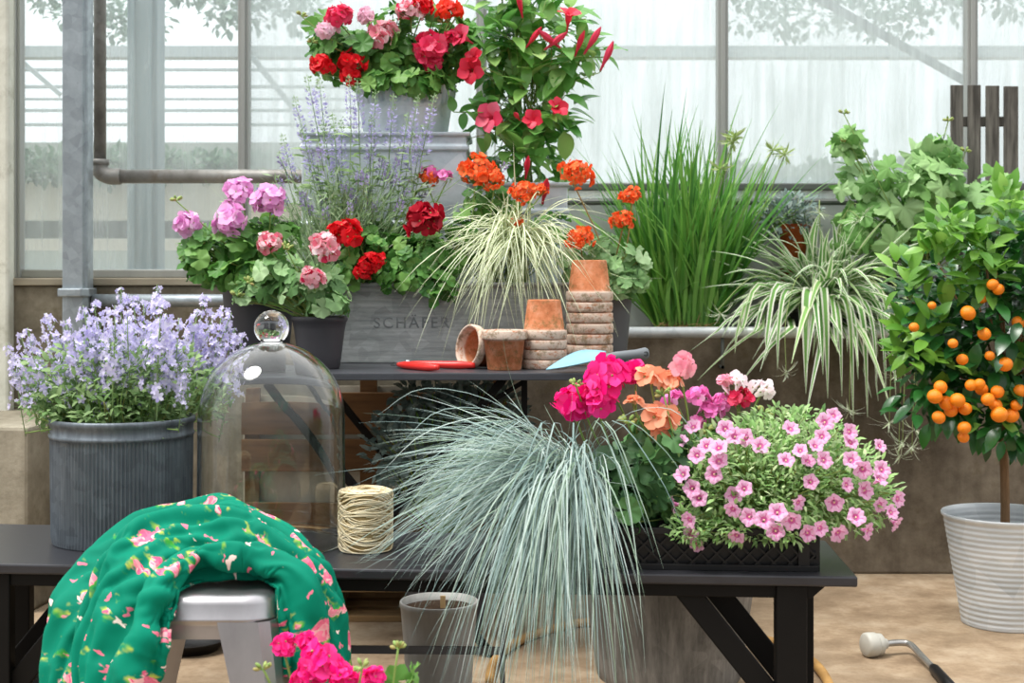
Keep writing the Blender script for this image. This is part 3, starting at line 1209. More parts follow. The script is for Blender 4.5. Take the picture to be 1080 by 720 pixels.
for s, d in ((0, 0), (CL, 0), (CL, CD), (0, CD)):
    b = MB()
    for e in (.022, .0):
        sg = 1 if s == 0 else -1
        dg_ = 1 if d == 0 else -1
        bar(b, cp(s + sg * e, d + dg_ * (.0 if e else .012), 0), cp(s + sg * e, d + dg_ * (.0 if e else .012), CH), .022, .012, (*ey, 0))
    part('corner_post', b, M_cr, crate, .001, False)
b = MB()
for side in (0, CD):
    for k in range(-2, 22):
        for sg in (1, -1):
            s0 = k * .032
            s1 = s0 + sg * CH
            a, c = max(0, min(CL, s0)), max(0, min(CL, s1))
            if a == c:
                continue
            za, zc = (a - s0) * sg, (c - s0) * sg
            bar(b, cp(a, side, za), cp(c, side, zc), .004, .005 if k % 4 else .009, (*ey, 0))
for side in (0, CL):
    for k in range(-2, 12):
        for sg in (1, -1):
            s0 = k * .032
            s1 = s0 + sg * CH
            a, c = max(0, min(CD, s0)), max(0, min(CD, s1))
            if a == c:
                continue
            bar(b, cp(side, a, (a - s0) * sg), cp(side, c, (c - s0) * sg), .004, .005, (*ex, 0))
part('lattice_side', b, M_cr, crate, 0, False)
b = MB()
b.add([cp(0, 0, .004), cp(CL, 0, .004), cp(CL, CD, .004), cp(0, CD, .004)], [(0, 1, 2, 3)])
part('base', b, M_cr, crate, 0, False, .003)
b = MB()
for q0, q1 in (((.004, .008), (CL - .004, .008)), ((.004, CD - .008), (CL - .004, CD - .008)), ((.008, .004), (.008, CD - .004)), ((CL - .008, .004), (CL - .008, CD - .004))):
    b.add([cp(*q0, .005), cp(*q1, .005), cp(*q1, CH - .006), cp(*q0, CH - .006)], [(0, 1, 2, 3)])
part('mesh_liner', b, M_cr, crate, 0, False, .002)

# ---- translucent pot, big zinc tub, black saucer under the tables
M_transl = NT('frosted_plastic')
M_transl = M_transl.done(M_transl.bsdf(M_transl.ramp(M_transl.noise(9, 6, .7, None, (1, 1, .2)), [(.3, lin('#8f8d88')), (.7, lin('#bdbcb8'))]), .5, 0, .4, **{'Transmission Weight': .25}))
c = P(463, 0, 3.33)
t = thing('plastic_pot', 'frosted grey plastic pot on the floor under the trestle table', 'pot', (c[0], 3.33, 0))
plant_pot(t, (c[0], 3.33), 0, P(0, 633, 3.33)[2], .074, .090, M_transl, .002, 48, .003, .018)
b = MB()
q = (c[0] + .012, 3.31)
box(b, (q[0] - .008, q[1] - .002, .15), (q[0] + .004, q[1] + .002, P(0, 628, 3.31)[2]), 0)
part('plant_tag', b, plain('tag_wood', '#c9a878', .7), t, 0, False)

c = P(705, 0, 3.56)
t = thing('zinc_tub', 'big weathered dark zinc tub standing on the floor behind the table braces', 'tub', (c[0], 3.56, 0))
b = MB()
hz = .335
prof = [(.001, 0), (.176, 0), (.178, .004), (.183, .03), (.183, .036), (.224, hz - .02), (.23, hz - .012), (.231, hz), (.226, hz + .002), (.221, hz - .01), (.175, .012), (.001, .012)]
lathe(b, prof, 64, (c[0], 3.56, 0))
M_tub = galvanised('chalky_zinc', '#8d8983', '#55524d', .7, .25, 20, (6, 6, .25), '#4a443d')
part('body', b, M_tub, t)
b = MB()
lathe(b, [(.001, hz - .05), (.214, hz - .05)], 40, (c[0], 3.56, 0))
part('soil', b, M_soil, t)

c = on_floor(200, 680, .012)
b = MB()
lathe(b, [(.001, 0), (.075, 0), (.098, .028), (.1, .03), (.097, .03), (.074, .004), (.001, .004)], 40, (c[0], c[1], 0))
o = part('plant_saucer', b, M_cr, None)
tag(o, 'black plastic plant saucer on the floor seen between the stool legs', 'saucer')

# ---- hose on the floor
M_hose = plain('tan_rubber', '#b98f55', .55, 0, .4, .25, 8, 0, '#8d6a3c')
pix = [(520, 735), (517, 712), (524, 694), (541, 679), (566, 668), (592, 661), (620, 656), (680, 655), (745, 660), (792, 671), (828, 681), (852, 694), (868, 710), (880, 734)]
b = MB()
tube(b, smooth_path([on_floor(x, y, .0125) for x, y in pix], 8), .0125, 12)
o = part('garden_hose', b, M_hose, None)
tag(o, 'tan rubber garden hose curling over the floor behind the tub', 'hose')

# ---- watering lance
t = thing('watering_lance', 'aluminium watering lance with white rose head lying on the floor', 'watering lance', on_floor(945, 690, 0))
M_aluf = plain('brushed_aluminium', '#b4b2ae', .35, .8, .5, .15, 40)
M_cream = plain('cream_plastic', '#b5b2a8', .5)
hd = np.array(on_floor(912, 680, .032))
ej = np.array(on_floor(958, 677, .03))
ax = unit(ej - hd)
def ringprof(mb, prof, o, ax, m=0):
    A = np.array(rot_to(ax).to_3x3())
    lathe(mb, prof, 28, o, m, A)
b = MB()
ringprof(b, [(.001, -.001), (.026, -.001), (.031, .003), (.032, .010), (.031, .030), (.028, .034), (.001, .034)], hd, ax)
part('rose_head', b, M_cream, t)
b = MB()
ringprof(b, [(.028, .034), (.0275, .047), (.024, .050), (.014, .054), (.013, .064), (.010, .066)], hd, ax)
part('collar', b, M_cream, t)
b = MB()
e1 = np.array(on_floor(986, 706, .014))
e2 = np.array(on_floor(1012, 735, .014))
pts = smooth_path([hd + ax * .05, ej - ax * .02, ej + (e1 - ej) * .12, ej + (e1 - ej) * .5, e1], 8)
tube(b, pts, .0085, 14)
part('tube', b, M_aluf, t)
b = MB()
tube(b, [e1 - (e2 - e1) * .08, e1, e1 + (e2 - e1) * .5, e2], [.0105, .014, .015, .015], 14)
part('grip', b, M_cr, t)

# ---- metal stool
M_stool = plain('brushed_zinc_stool', '#b4b1b4', .36, .92, .5, .22, 9, 0, None, (1, 1, .4))
SY0, SY1 = 2.45, 2.75
sx0, sx1 = P(108, 0, SY0)[0], P(289, 0, SY0)[0]
SZ = .447
stool = thing('metal_stool', 'galvanised metal stool half hidden under the green floral scarf', 'stool', ((sx0 + sx1) / 2, (SY0 + SY1) / 2, 0))
def rrect(x0, x1, y0, y1, r, n=8):
    out = []
    for cx, cy, a0 in ((x1 - r, y0 + r, -90), (x1 - r, y1 - r, 0), (x0 + r, y1 - r, 90), (x0 + r, y0 + r, 180)):
        for k in range(n + 1):
            a = math.radians(a0 + 90 * k / n)
            out.append((cx + r * math.cos(a), cy + r * math.sin(a)))
    return out
b = MB()
V, k = [], 0
for ins, z, r in ((0, SZ - .052, .055), (0, SZ - .046, .055), (-.002, SZ - .044, .057), (-.002, SZ - .040, .057), (0, SZ - .038, .055), (0.0005, SZ - .016, .055), (.006, SZ - .006, .052), (.016, SZ - .001, .045), (.03, SZ, .04), (.08, SZ - .002, .03), (.11, SZ - .003, .02)):
    V += [(x, y, z) for x, y in rrect(sx0 + ins, sx1 - ins, SY0 + ins, SY1 - ins, r)]
    k += 1
n = 36
f = [(i * n + j, i * n + (j + 1) % n, (i + 1) * n + (j + 1) % n, (i + 1) * n + j) for i in range(k - 1) for j in range(n)] + [tuple((k - 1) * n + j for j in range(n))]
b.add(V, f)
part('seat', b, M_stool, stool)
for sx, sy in ((0, 0), (1, 0), (1, 1), (0, 1)):
    X, Yb = (sx1 if sx else sx0), (SY1 if sy else SY0)
    dx, dy = (-1 if sx else 1), (-1 if sy else 1)
    b = MB()
    V = []
    for s in np.linspace(0, 1, 8):
        z = (SZ - .045) * (1 - s)
        w = .098 - .052 * s
        sp = .045 * s
        x0, y0 = X - dx * sp, Yb - dy * sp
        r = .028 * (1 - .5 * s)
        col = [(x0 + dx * w, y0), (x0 + dx * r, y0), (x0 + dx * r * .35, y0 + dy * r * .35), (x0, y0 + dy * r), (x0, y0 + dy * w)]
        V += [(x, y, z) for x, y in col]
    f = [(i * 5 + j, i * 5 + j + 1, (i + 1) * 5 + j + 1, (i + 1) * 5 + j) for i in range(7) for j in range(4)]
    b.add(V, f)
    part('leg', b, M_stool, stool, 0, False, .004)
b = MB()
for y in (SY0 + .004, SY1 - .004):
    box(b, (sx0 + .06, y - .002, SZ - .075), (sx1 - .06, y + .002, SZ - .044))
for x in (sx0 + .004, sx1 - .004):
    box(b, (x - .002, SY0 + .06, SZ - .075), (x + .002, SY1 - .06, SZ - .044))
part('apron', b, M_stool, stool, 0, False)

# ---- green floral scarf over the stool
def scarf_mat():
    t = NT('green_floral_cotton')
    uv = t.n('ShaderNodeTexCoord').outputs['UV']
    nz = t.n('ShaderNodeTexNoise')
    nz.inputs['Scale'].default_value = 26
    nz.inputs['Detail'].default_value = 3
    t.link(uv, nz.inputs['Vector'])
    ad = t.n('ShaderNodeMix', data_type='RGBA', blend_type='LINEAR_LIGHT')
    ad.inputs[0].default_value = .05
    t.link(uv, ad.inputs[6])
    t.link(nz.outputs['Color'], ad.inputs[7])
    v = ad.outputs[2]
    def vor(scale, rnd=.9, src=v):
        x = t.n('ShaderNodeTexVoronoi')
        x.inputs['Scale'].default_value = scale
        x.inputs['Randomness'].default_value = rnd
        t.link(src, x.inputs['Vector'])
        return x
    base = t.ramp(t.noise(3, 3, .5, uv), [(.3, lin('#006e57')), (.7, lin('#007f64'))])
    big = vor(16, .9)
    small = vor(30, 1.0)
    pet = vor(105, 1.0)
    pk = t.ramp(pet.outputs['Color'], [(0, lin('#d8406e')), (.4, lin('#e6748f')), (.7, lin('#f0b6b4')), (1, lin('#b82a58'))])
    d = big.outputs['Distance']
    # leaves round each posy, in patches
    lf = t.n('ShaderNodeMath', operation='MULTIPLY')
    t.link(t.ramp(d, [(.30, (1, 1, 1)), (.42, (0, 0, 0))]), lf.inputs[0])
    t.link(t.ramp(t.noise(55, 2, .5, uv), [(.50, (0, 0, 0)), (.56, (1, 1, 1))]), lf.inputs[1])
    c = t.mix(lf.outputs[0], base, t.ramp(t.noise(40, 2, .5, uv), [(.4, lin('#3f9a3a')), (.6, lin('#b9c04f'))]))
    fl = t.n('ShaderNodeMath', operation='MULTIPLY')
    t.link(t.ramp(d, [(.27, (1, 1, 1)), (.30, (0, 0, 0))]), fl.inputs[0])
    sp = t.n('ShaderNodeSeparateColor')
    t.link(big.outputs['Color'], sp.inputs[0])
    t.link(t.ramp(sp.outputs[0], [(.06, (0, 0, 0)), (.07, (1, 1, 1))]), fl.inputs[1])
    c = t.mix(fl.outputs[0], c, pk)
    sm = t.n('ShaderNodeMath', operation='MULTIPLY')
    t.link(t.ramp(small.outputs['Distance'], [(.19, (1, 1, 1)), (.22, (0, 0, 0))]), sm.inputs[0])
    sp2 = t.n('ShaderNodeSeparateColor')
    t.link(small.outputs['Color'], sp2.inputs[0])
    t.link(t.ramp(sp2.outputs[1], [(.25, (0, 0, 0)), (.26, (1, 1, 1))]), sm.inputs[1])
    c = t.mix(sm.outputs[0], c, t.ramp(sp2.outputs[2], [(.0, lin('#f3d9cf')), (.5, lin('#e6788f')), (1, lin('#b8405f'))], 'CONSTANT'))
    return t.done(t.bsdf(c, .7, 0, .1))

rows = [
    [(70, 735, 2.80), (85, 680, 2.82), (100, 630, 2.84), (120, 590, 2.85), (150, 565, 2.86), (180, 555, 2.86), (210, 550, 2.86), (240, 548, 2.86), (268, 560, 2.86), (300, 580, 2.84), (330, 610, 2.82), (345, 650, 2.80), (350, 680, 2.80), (352, 715, 2.80)],
    [(50, 735, 2.52), (62, 680, 2.56), (78, 625, 2.60), (100, 580, 2.66), (126, 550, 2.72), (160, 534, 2.75), (200, 531, 2.76), (236, 523, 2.76), (272, 539, 2.74), (313, 562, 2.70), (338, 592, 2.66), (350, 630, 2.64), (356, 665, 2.62), (362, 708, 2.60)],
    [(78, 735, 2.42), (90, 682, 2.46), (104, 628, 2.50), (124, 588, 2.55), (146, 562, 2.58), (182, 551, 2.60), (216, 548, 2.60), (248, 546, 2.60), (280, 560, 2.59), (312, 582, 2.57), (338, 612, 2.55), (350, 648, 2.54), (355, 680, 2.53), (360, 710, 2.52)],
    [(112, 735, 2.36), (124, 690, 2.37), (142, 648, 2.39), (160, 615, 2.42), (182, 592, 2.47), (208, 578, 2.52), (232, 582, 2.50), (256, 581, 2.51), (283, 588, 2.51), (308, 600, 2.50), (326, 630, 2.48), (335, 660, 2.48), (338, 690, 2.48), (342, 712, 2.48)],
    [(158, 735, 2.37), (168, 700, 2.38), (180, 668, 2.39), (189, 642, 2.42), (200, 626, 2.48), (216, 617, 2.54), (236, 614, 2.56), (258, 611, 2.57), (278, 609, 2.56), (292, 616, 2.49), (295, 645, 2.48), (296, 675, 2.48), (298, 695, 2.48), (300, 708, 2.48)],
    [(150, 735, 2.44), (158, 700, 2.44), (168, 672, 2.44), (180, 648, 2.45), (198, 624, 2.53), (216, 612, 2.61), (236, 607, 2.64), (258, 604, 2.65), (276, 605, 2.62), (300, 618, 2.54), (303, 648, 2.55), (304, 676, 2.55), (305, 695, 2.55), (307, 708, 2.55)],
]
G = np.array([[P(*q) for q in r] for r in rows])
G = np.array([smooth_path(r, 18) for r in G])                       # along
G = np.stack([smooth_path(G[:, j], 22) for j in range(G.shape[1])], 1)   # across
nv, nu = G.shape[:2]
du = np.gradient(G, axis=1)
dv = np.gradient(G, axis=0)
nr = unit(np.cross(du, dv))
if nr[nv // 3, nu // 2][1] > 0:
    nr = -nr
U = np.concatenate([[0], np.cumsum(np.linalg.norm(np.diff(G[nv // 2], axis=0), axis=1))])
Vv = np.concatenate([[0], np.cumsum(np.linalg.norm(np.diff(G[:, nu // 3], axis=0), axis=1))])
D = np.zeros((nv, nu))
for i in range(nv):
    for j in range(nu):
        u, v = U[j], Vv[i]
        hang = min(1, abs(j / nu - .5) * 2.2)
        wp = mnoise.noise((u * 3.5, v * 3.5, 1.3))
        wq = mnoise.noise((u * 6, v * 6, 5.1))
        n1 = mnoise.noise((u * 2.3 + 5 + .25 * wq, v * 8.5 + 1.1 * wp + u * 1.0, 0.4))
        n2 = mnoise.noise((u * 4.5 + 9, v * 19 + 1.6 * wq - u * 2.5, 3.3))
        n3 = mnoise.noise((u * 13 + 2 * wp, v * 30, 8.8))
        ed = min(1, i / 10, (nv - 1 - i) / 34)
        s_v = i / (nv - 1)
        ph = s_v * 4.1 + .55 * mnoise.noise((u * 2.4, s_v * 2.2, 12.0)) + .5 * (u - U[-1] * .5) * (1 if u < U[-1] * .5 else -.6)
        fold = (abs(math.sin(PI * ph)) ** .55 - .62) * (.030 + .016 * hang) * (.65 + 1.1 * abs(mnoise.noise((u * 3.1, s_v * 5, 18.0))))
        D[i, j] = fold * ed + ((.42 - 2.2 * abs(n1)) * (.022 + .010 * hang) + (.35 - 2 * abs(n2)) * .018 + n3 * .009) * ed
Q = G + nr * D[..., None]
# slack cloth buckles into creases: relax it with more cloth than the heap needs
B0 = G.copy()
ru = np.linalg.norm(np.diff(G, axis=1), axis=2) * 1.08
rv = np.linalg.norm(np.diff(G, axis=0), axis=2) * 1.5
rd = np.linalg.norm(G[1:, 1:] - G[:-1, :-1], axis=2) * 1.28
re = np.linalg.norm(G[1:, :-1] - G[:-1, 1:], axis=2) * 1.30
inner = np.minimum(1, np.minimum(np.arange(nv), nv - 1 - np.arange(nv)) / 8)[:, None]
def pull(X, a, b_, r, k=.45):
    d_ = X[b_] - X[a]
    L_ = np.linalg.norm(d_, axis=2, keepdims=True)
    c_ = d_ * ((L_ - r[..., None]) / np.maximum(L_, 1e-9)) * k * .5
    X[a] += c_
    X[b_] -= c_
A_ = slice(None)
for it in range(70):
    Q[..., 2] -= .00012
    for p0 in (0, 1):
        pull(Q, (A_, slice(p0, nu - 1, 2)), (A_, slice(p0 + 1, nu, 2)), ru[:, p0::2])
        pull(Q, (slice(p0, nv - 1, 2), A_), (slice(p0 + 1, nv, 2), A_), rv[p0::2])
    pull(Q, (slice(0, nv - 1), slice(0, nu - 1)), (slice(1, nv), slice(1, nu)), rd, .2)
    pull(Q, (slice(0, nv - 1), slice(1, nu)), (slice(1, nv), slice(0, nu - 1)), re, .2)
    lap = np.zeros_like(Q)
    lap[1:-1, 1:-1] = (Q[:-2, 1:-1] + Q[2:, 1:-1] + Q[1:-1, :-2] + Q[1:-1, 2:]) / 4 - Q[1:-1, 1:-1]
    lap2 = np.zeros_like(Q)
    lap2[1:-1, 1:-1] = (lap[:-2, 1:-1] + lap[2:, 1:-1] + lap[1:-1, :-2] + lap[1:-1, 2:]) / 4 - lap[1:-1, 1:-1]
    Q -= lap2 * .12
    dq = Q - B0
    h_ = (dq * nr).sum(-1, keepdims=True)
    tg_ = dq - nr * h_
    tl = np.linalg.norm(tg_, axis=-1, keepdims=True)
    tg_ *= np.minimum(1, .035 / np.maximum(tl, 1e-9))
    h_ = np.clip(h_, -.050, .050) * inner[..., None]
    Q = B0 + nr * h_ + tg_ * inner[..., None]
du, dv = np.gradient(Q, axis=1), np.gradient(Q, axis=0)
n2_ = unit(np.cross(du, dv))
n2_ *= np.sign((n2_ * nr).sum(-1, keepdims=True))
for i in range(nv):
    for j in range(nu):
        u, v = U[j], Vv[i]
        wq = mnoise.noise((u * 7, v * 7, 15.1))
        a_ = mnoise.noise((u * 7 + .8 * wq, v * 24 + 1.5 * wq, 21))
        c_ = mnoise.noise((u * 22 + wq, v * 12 + wq, 31))
        Q[i, j] += n2_[i, j] * ((.3 - 2 * abs(a_)) * .0065 - abs(c_) * .004) * min(1, i / 8, (nv - 1 - i) / 16)
# stay outside the stool
for i in range(nv):
    for j in range(nu):
        p = Q[i, j]
        if sx0 - .004 < p[0] < sx1 + .004 and SY0 - .004 < p[1] < SY1 + .004 and p[2] < SZ + .008 and p[2] > SZ - .06:
            p[2] = SZ + .008
b = MB()
f = [(i * nu + j, i * nu + j + 1, (i + 1) * nu + j + 1, (i + 1) * nu + j) for i in range(nv - 1) for j in range(nu - 1)]
b.add(Q.reshape(-1, 3), f)
b.UV = np.stack(np.meshgrid(U, Vv * .75), -1).reshape(-1, 2)
o = part('floral_scarf', b, scarf_mat(), None, 0, True)
m = o.modifiers.new('soft', 'SUBSURF')
m.levels = m.render_levels = 1
m = o.modifiers.new('thick', 'SOLIDIFY')
m.thickness = .0025
tag(o, 'emerald green scarf with pink flower posies heaped over the metal stool', 'scarf')

# ---- slatted garden chair back by the glass
t = thing('picket_screen', 'weathered grey picket screen of upright wooden slats by the glass', 'wooden screen', (P(1037, 0, 4.98)[0], 4.98, .70))
M_grey_wood = plain('silvered_wood', '#77736c', .85, 0, .25, .45, 10, .003, '#45423e', (6, 6, .5))
Yc = 4.97
for a, c in ((1002, 1015), (1020, 1033.5), (1039, 1053), (1058, 1073)):
    b = MB()
    p0, p1 = P(a, 90, Yc), P(c, 90, Yc)
    box(b, (p0[0], Yc - .012, .70), (p1[0], Yc, p0[2] - .002 * (a % 3)))
    part('slat', b, M_grey_wood, t, .002, False)
for y in (127, 218):
    b = MB()
    p0 = P(1004, y, Yc)
    p1 = P(1071, y, Yc)
    box(b, (p0[0], Yc + .001, p0[2] - .02), (p1[0], Yc + .022, p0[2] + .014))
    part('cross_rail', b, M_grey_wood, t, .002, False)
# ================================================================== plants
LM = {
    'ger': leaf_mat('geranium_leaf', ['#3f7333', '#5f9342', '#4c833a', '#86b25c', '#6ca04e'], .5, .3),
    'ger_dk': leaf_mat('dark_geranium_leaf', ['#34563a', '#48703f', '#5b8a50', '#39603d'], .5, .25),
    'ger_pale': leaf_mat('pale_geranium_leaf', ['#7fae6a', '#9cc486', '#628f50', '#b7d6a0', '#557f45'], .55, .3),
    'mand': leaf_mat('glossy_vine_leaf', ['#5a9a4c', '#7cb65a', '#68a654', '#9acb6c', '#b8da8c'], .26, .35, .6),
    'vine': leaf_mat('soft_lobed_leaf', ['#4f8238', '#86b566', '#a5cb88', '#5f9444', '#b8d8a0', '#78a955', '#43702f'], .6, .25, .3),
    'citrus': leaf_mat('citrus_leaf', ['#1f4d24', '#2f6a2c', '#27592a', '#3f8034', '#2b6130'], .28, .2, .6),
    'citrus_new': leaf_mat('young_citrus_leaf', ['#6fa63a', '#86b84a', '#5e9636', '#9ac860'], .32, .35, .5),
    'cali': leaf_mat('petunia_leaf', ['#6f9f52', '#94bf70', '#aed089', '#587f45', '#c9dda6', '#86ac66'], .55, .3),
    'bell': leaf_mat('bellflower_leaf', ['#6a8f52', '#86a868', '#a0bb80', '#567a44'], .6, .3),
    'sage': leaf_mat('grey_sage_leaf', ['#9ab888', '#b3cb9f', '#84a574', '#c6d8b4'], .65, .25),
    'dusty': leaf_mat('silver_leaf', ['#6f8580', '#8b9d97', '#5b706c', '#a3b0aa'], .7, .15),
    'stem': leaf_mat('green_stem', ['#6f9a45', '#86a958', '#9a9a55'], .6, .1),
    'stem_red': leaf_mat('reddish_stem', ['#8e6a44', '#a98a55', '#7b7f45'], .6, .1),
    'bud': leaf_mat('flower_bud', ['#8fae5f', '#a8b56a', '#b98d62'], .6, .2),
    'fescue': leaf_mat('blue_fescue_blade', ['#8fa8a4', '#6d8884', '#aabfba', '#567069', '#86a086', '#c6d6d1', '#728c70'], .5, .2, .45),
    'grass': leaf_mat('tall_grass_blade', ['#5a9a3e', '#76b048', '#44803a', '#94c45c', '#669f4a'], .4, .3, .5),
    'cream': leaf_mat('cream_edge', ['#f1f3de', '#f7f7ea', '#e6ebca'], .5, .3),
    'spider': leaf_mat('spider_leaf_green', ['#679f4c', '#80b35c', '#568c42', '#93c26c'], .4, .3),
    'sedge': leaf_mat('sedge_green', ['#93ab62', '#a9bd78', '#c2cf98'], .5, .3),
    'wood': plain('grey_bark', '#8a6c4f', .9, 0, .2, .3, 40, .002, None, (4, 4, .6)),
    'dry': leaf_mat('dry_fibre', ['#7a5a3a', '#9c7a50', '#5c4530'], .8, .05),
}
PM = {
    'red': leaf_mat('red_petal', ['#e01020', '#f0202c', '#c90d1c'], .5, .25, .3),
    'crimson': leaf_mat('crimson_petal', ['#a80a20', '#c51430', '#8f0a1c', '#d82440'], .55, .2, .3),
    'scarlet': leaf_mat('scarlet_petal', ['#f02818', '#ff4a28', '#e02015'], .5, .3, .3),
    'rose': leaf_mat('rose_petal', ['#f03f6c', '#e4275c', '#f86a8a'], .5, .3, .3),
    'striped': leaf_mat('candy_petal', ['#fbe3ea', '#d81f55', '#fff4f6', '#e0305f', '#fdeef2'], .5, .3, .3),
    'pale': leaf_mat('pale_pink_petal', ['#f7d5e4', '#f4c3da', '#fbe8f0'], .5, .35, .3),
    'pink': leaf_mat('orchid_pink_petal', ['#f3b4e6', '#f8c9ee', '#ea98da', '#fbdcf5'], .5, .3, .3),
    'magenta': leaf_mat('magenta_petal', ['#f81a92', '#f00a80', '#ff48aa', '#e80f78'], .5, .3, .3),
    'orange': leaf_mat('orange_petal', ['#f7642a', '#ff8040', '#ee4f1c', '#ff9a5a'], .5, .3, .3),
    'salmon': leaf_mat('salmon_petal', ['#fba47c', '#ffbc98', '#f79068', '#ffd0b2'], .5, .35, .3),
    'blush': leaf_mat('blush_petal', ['#f7a3b8', '#fbc0cc', '#f48fae'], .5, .35, .3),
    'mauve': leaf_mat('mauve_petal', ['#f580ce', '#f9a2dc', '#f062be', '#fcc4ea'], .5, .3, .3),
    'white': leaf_mat('white_petal', ['#fbf6f7', '#fde9ee', '#ffffff'], .5, .35, .3),
    'cali': leaf_mat('petunia_petal', ['#f4acda', '#ee94cc', '#f9c8e8', '#e87ec0'], .5, .35, .3),
    'eye': leaf_mat('petunia_throat', ['#d864a8', '#e07cb8', '#d05a9e'], .5, .2, .3),
    'bell': leaf_mat('bellflower_petal', ['#e2dbf8', '#d2caf2', '#ede9fc', '#c0b6ec', '#f5f2fe'], .55, .35, .3),
    'sage': leaf_mat('sage_petal', ['#c4c0ea', '#d6d3f4', '#aaa3da'], .55, .3, .3),
    'lav': leaf_mat('lavender_petal', ['#a79cc9', '#b9aed8', '#8f84b5'], .6, .2, .3),
    'trumpet': leaf_mat('trumpet_petal', ['#e8203f', '#f03a5a', '#d81535'], .45, .3, .4),
    'trumpet_pk': leaf_mat('trumpet_pink_petal', ['#f0587c', '#e83a60', '#f47a96'], .45, .35, .4),
}
M_rind = plain('orange_rind', '#ff9412', .38, 0, .5, .08, 60, .0015, '#f07d08')

FL_A = T_floret(5, .85, .42, .25, .68, 0, 1)
FL_B = T_floret(5, .70, .30, .30, .70, 0, 1)
FL_C = T_floret(6, .95, .75, .1, .66, 0, 1)
FL_E = T_floret(5, .90, .62, .35, .70, 0, 1, 1.8)
FL_D = T_floret(5, .95, .22, .10, .68, 0, 1, 2.0)


def umbel(nm, col, seed, n=30, R=.038, fl=(FL_A, FL_C), size=(.016, .022), cap=-.35, squash=.8, eye='bud', loose=.24):
    """a rounded geranium head about the origin, stalk side down"""
    g = np.random.default_rng(seed)
    b = MB()
    ga = PI * (3 - 5 ** .5)
    i = np.arange(n)
    z = 1 - (1 - cap) * (i + .5) / n
    rr = np.sqrt(1 - z * z)
    d = np.stack([rr * np.cos(ga * i), rr * np.sin(ga * i), z], 1) + g.normal(size=(n, 3)) * loose
    d = unit(d)
    p = d * np.array([1, 1, squash]) * (R * g.uniform(.62, 1.12, n))[:, None]
    d = unit(d + g.normal(size=(n, 3)) * .28)
    for k, T in enumerate(fl):
        m = (i % len(fl)) == k
        y = unit(np.cross(d[m], rdir(m.sum(), g)))
        R3 = np.stack([np.cross(y, d[m]), y, d[m]], -1)
        b.inst(T, R3, p[m] - d[m] * .004, g.uniform(size[0], size[1], m.sum()))
    hub = np.array([0, 0, -R * .75])
    for k in range(n):
        tube(b, [hub, p[k] - d[k] * .004], .0009, 4, 2, False)
    ellipsoid(b, hub, (.004, .004, .004), 6, 4, 2)
    return b.mesh(nm, [PM[col], LM[eye], LM['stem']])


HEADS = {}


def head_mesh(col, kind=0):
    k = (col, kind)
    if k not in HEADS:
        if col in ('salmon', 'blush', 'mauve', 'white'):
            HEADS[k] = umbel('flower_head', col, hash_s(col) + kind, 8, .032, (FL_D, FL_E), (.026, .033), .0, .7)
        elif col == 'orange':
            HEADS[k] = umbel('flower_head', col, hash_s(col) + kind, 46, .038, (FL_B, FL_C), (.010, .015), -.45, .85)
        elif col == 'magenta':
            HEADS[k] = umbel('flower_head', col, hash_s(col) + kind, 17, .034, (FL_A, FL_D, FL_E), (.024, .032), -.15, .85)
        else:
            HEADS[k] = umbel('flower_head', col, hash_s(col) + kind, 28, .036, (FL_A, FL_E, FL_C), (.017, .024), -.4, .85)
    return HEADS[k]


def hash_s(s):
    return sum(ord(c) * (i + 3) for i, c in enumerate(s)) % 9973


def bud_mesh():
    b = MB()
    g = np.random.default_rng(5)
    for k in range(9):
        d = unit(np.array([g.normal(), g.normal(), .7]))
        A = np.array(rot_to(d).to_3x3())
        ellipsoid(b, d * .011, (.0032, .0032, .006), 6, 5, 0, A)
        tube(b, [(0, 0, 0), d * .009], .0009, 4, 1, False)
    return b.mesh('bud_cluster', [LM['bud'], LM['stem']])


BUD = bud_mesh()


def stalk(b, p0, p1, r=.0022, bow=.15, g=RNG):
    p0, p1 = np.asarray(p0, float), np.asarray(p1, float)
    L = np.linalg.norm(p1 - p0)
    mid = (p0 + p1) / 2 + g.normal(size=3) * L * bow * .4 + np.array([0, 0, -.0])
    tube(b, smooth_path([p0, mid, p1], 5), r, 6)


def flower_on(root, base, px, py, Y, rpx, col, g, R0=.046, stem='stem', face=(0, -.45, 1), kind=None, r=.0022):
    """a head seen at (px,py), rpx pixels in radius, on its stalk from base"""
    c = P(px, py, Y)
    s = rpx * Y / F / R0
    d = unit(np.array(face) + np.array([(px - 540) * 0.0, 0, 0]) + g.normal(size=3) * .22)
    W = Matrix.Translation(c.tolist()) @ rot_to(d, g.uniform(0, 6.28)) @ Matrix.Scale(float(s), 4)
    h = put('flower_head', head_mesh(col, int(g.integers(0, 3)) if kind is None else kind), root, W)
    b = MB()
    stalk(b, base, c - d * .028 * s, r, .15, g)
    part('flower_stalk', b, LM[stem], h)
    return h


def bud_on(root, base, px, py, Y, g, s=1.0):
    c = P(px, py, Y)
    W = Matrix.Translation(c.tolist()) @ rot_to(unit(np.array([0, -.3, 1]) + g.normal(size=3) * .3), g.uniform(0, 6)) @ Matrix.Scale(s, 4)
    h = put('bud_cluster', BUD, root, W)
    b = MB()
    stalk(b, base, c, .0018, .15, g)
    part('flower_stalk', b, LM['stem'], h)


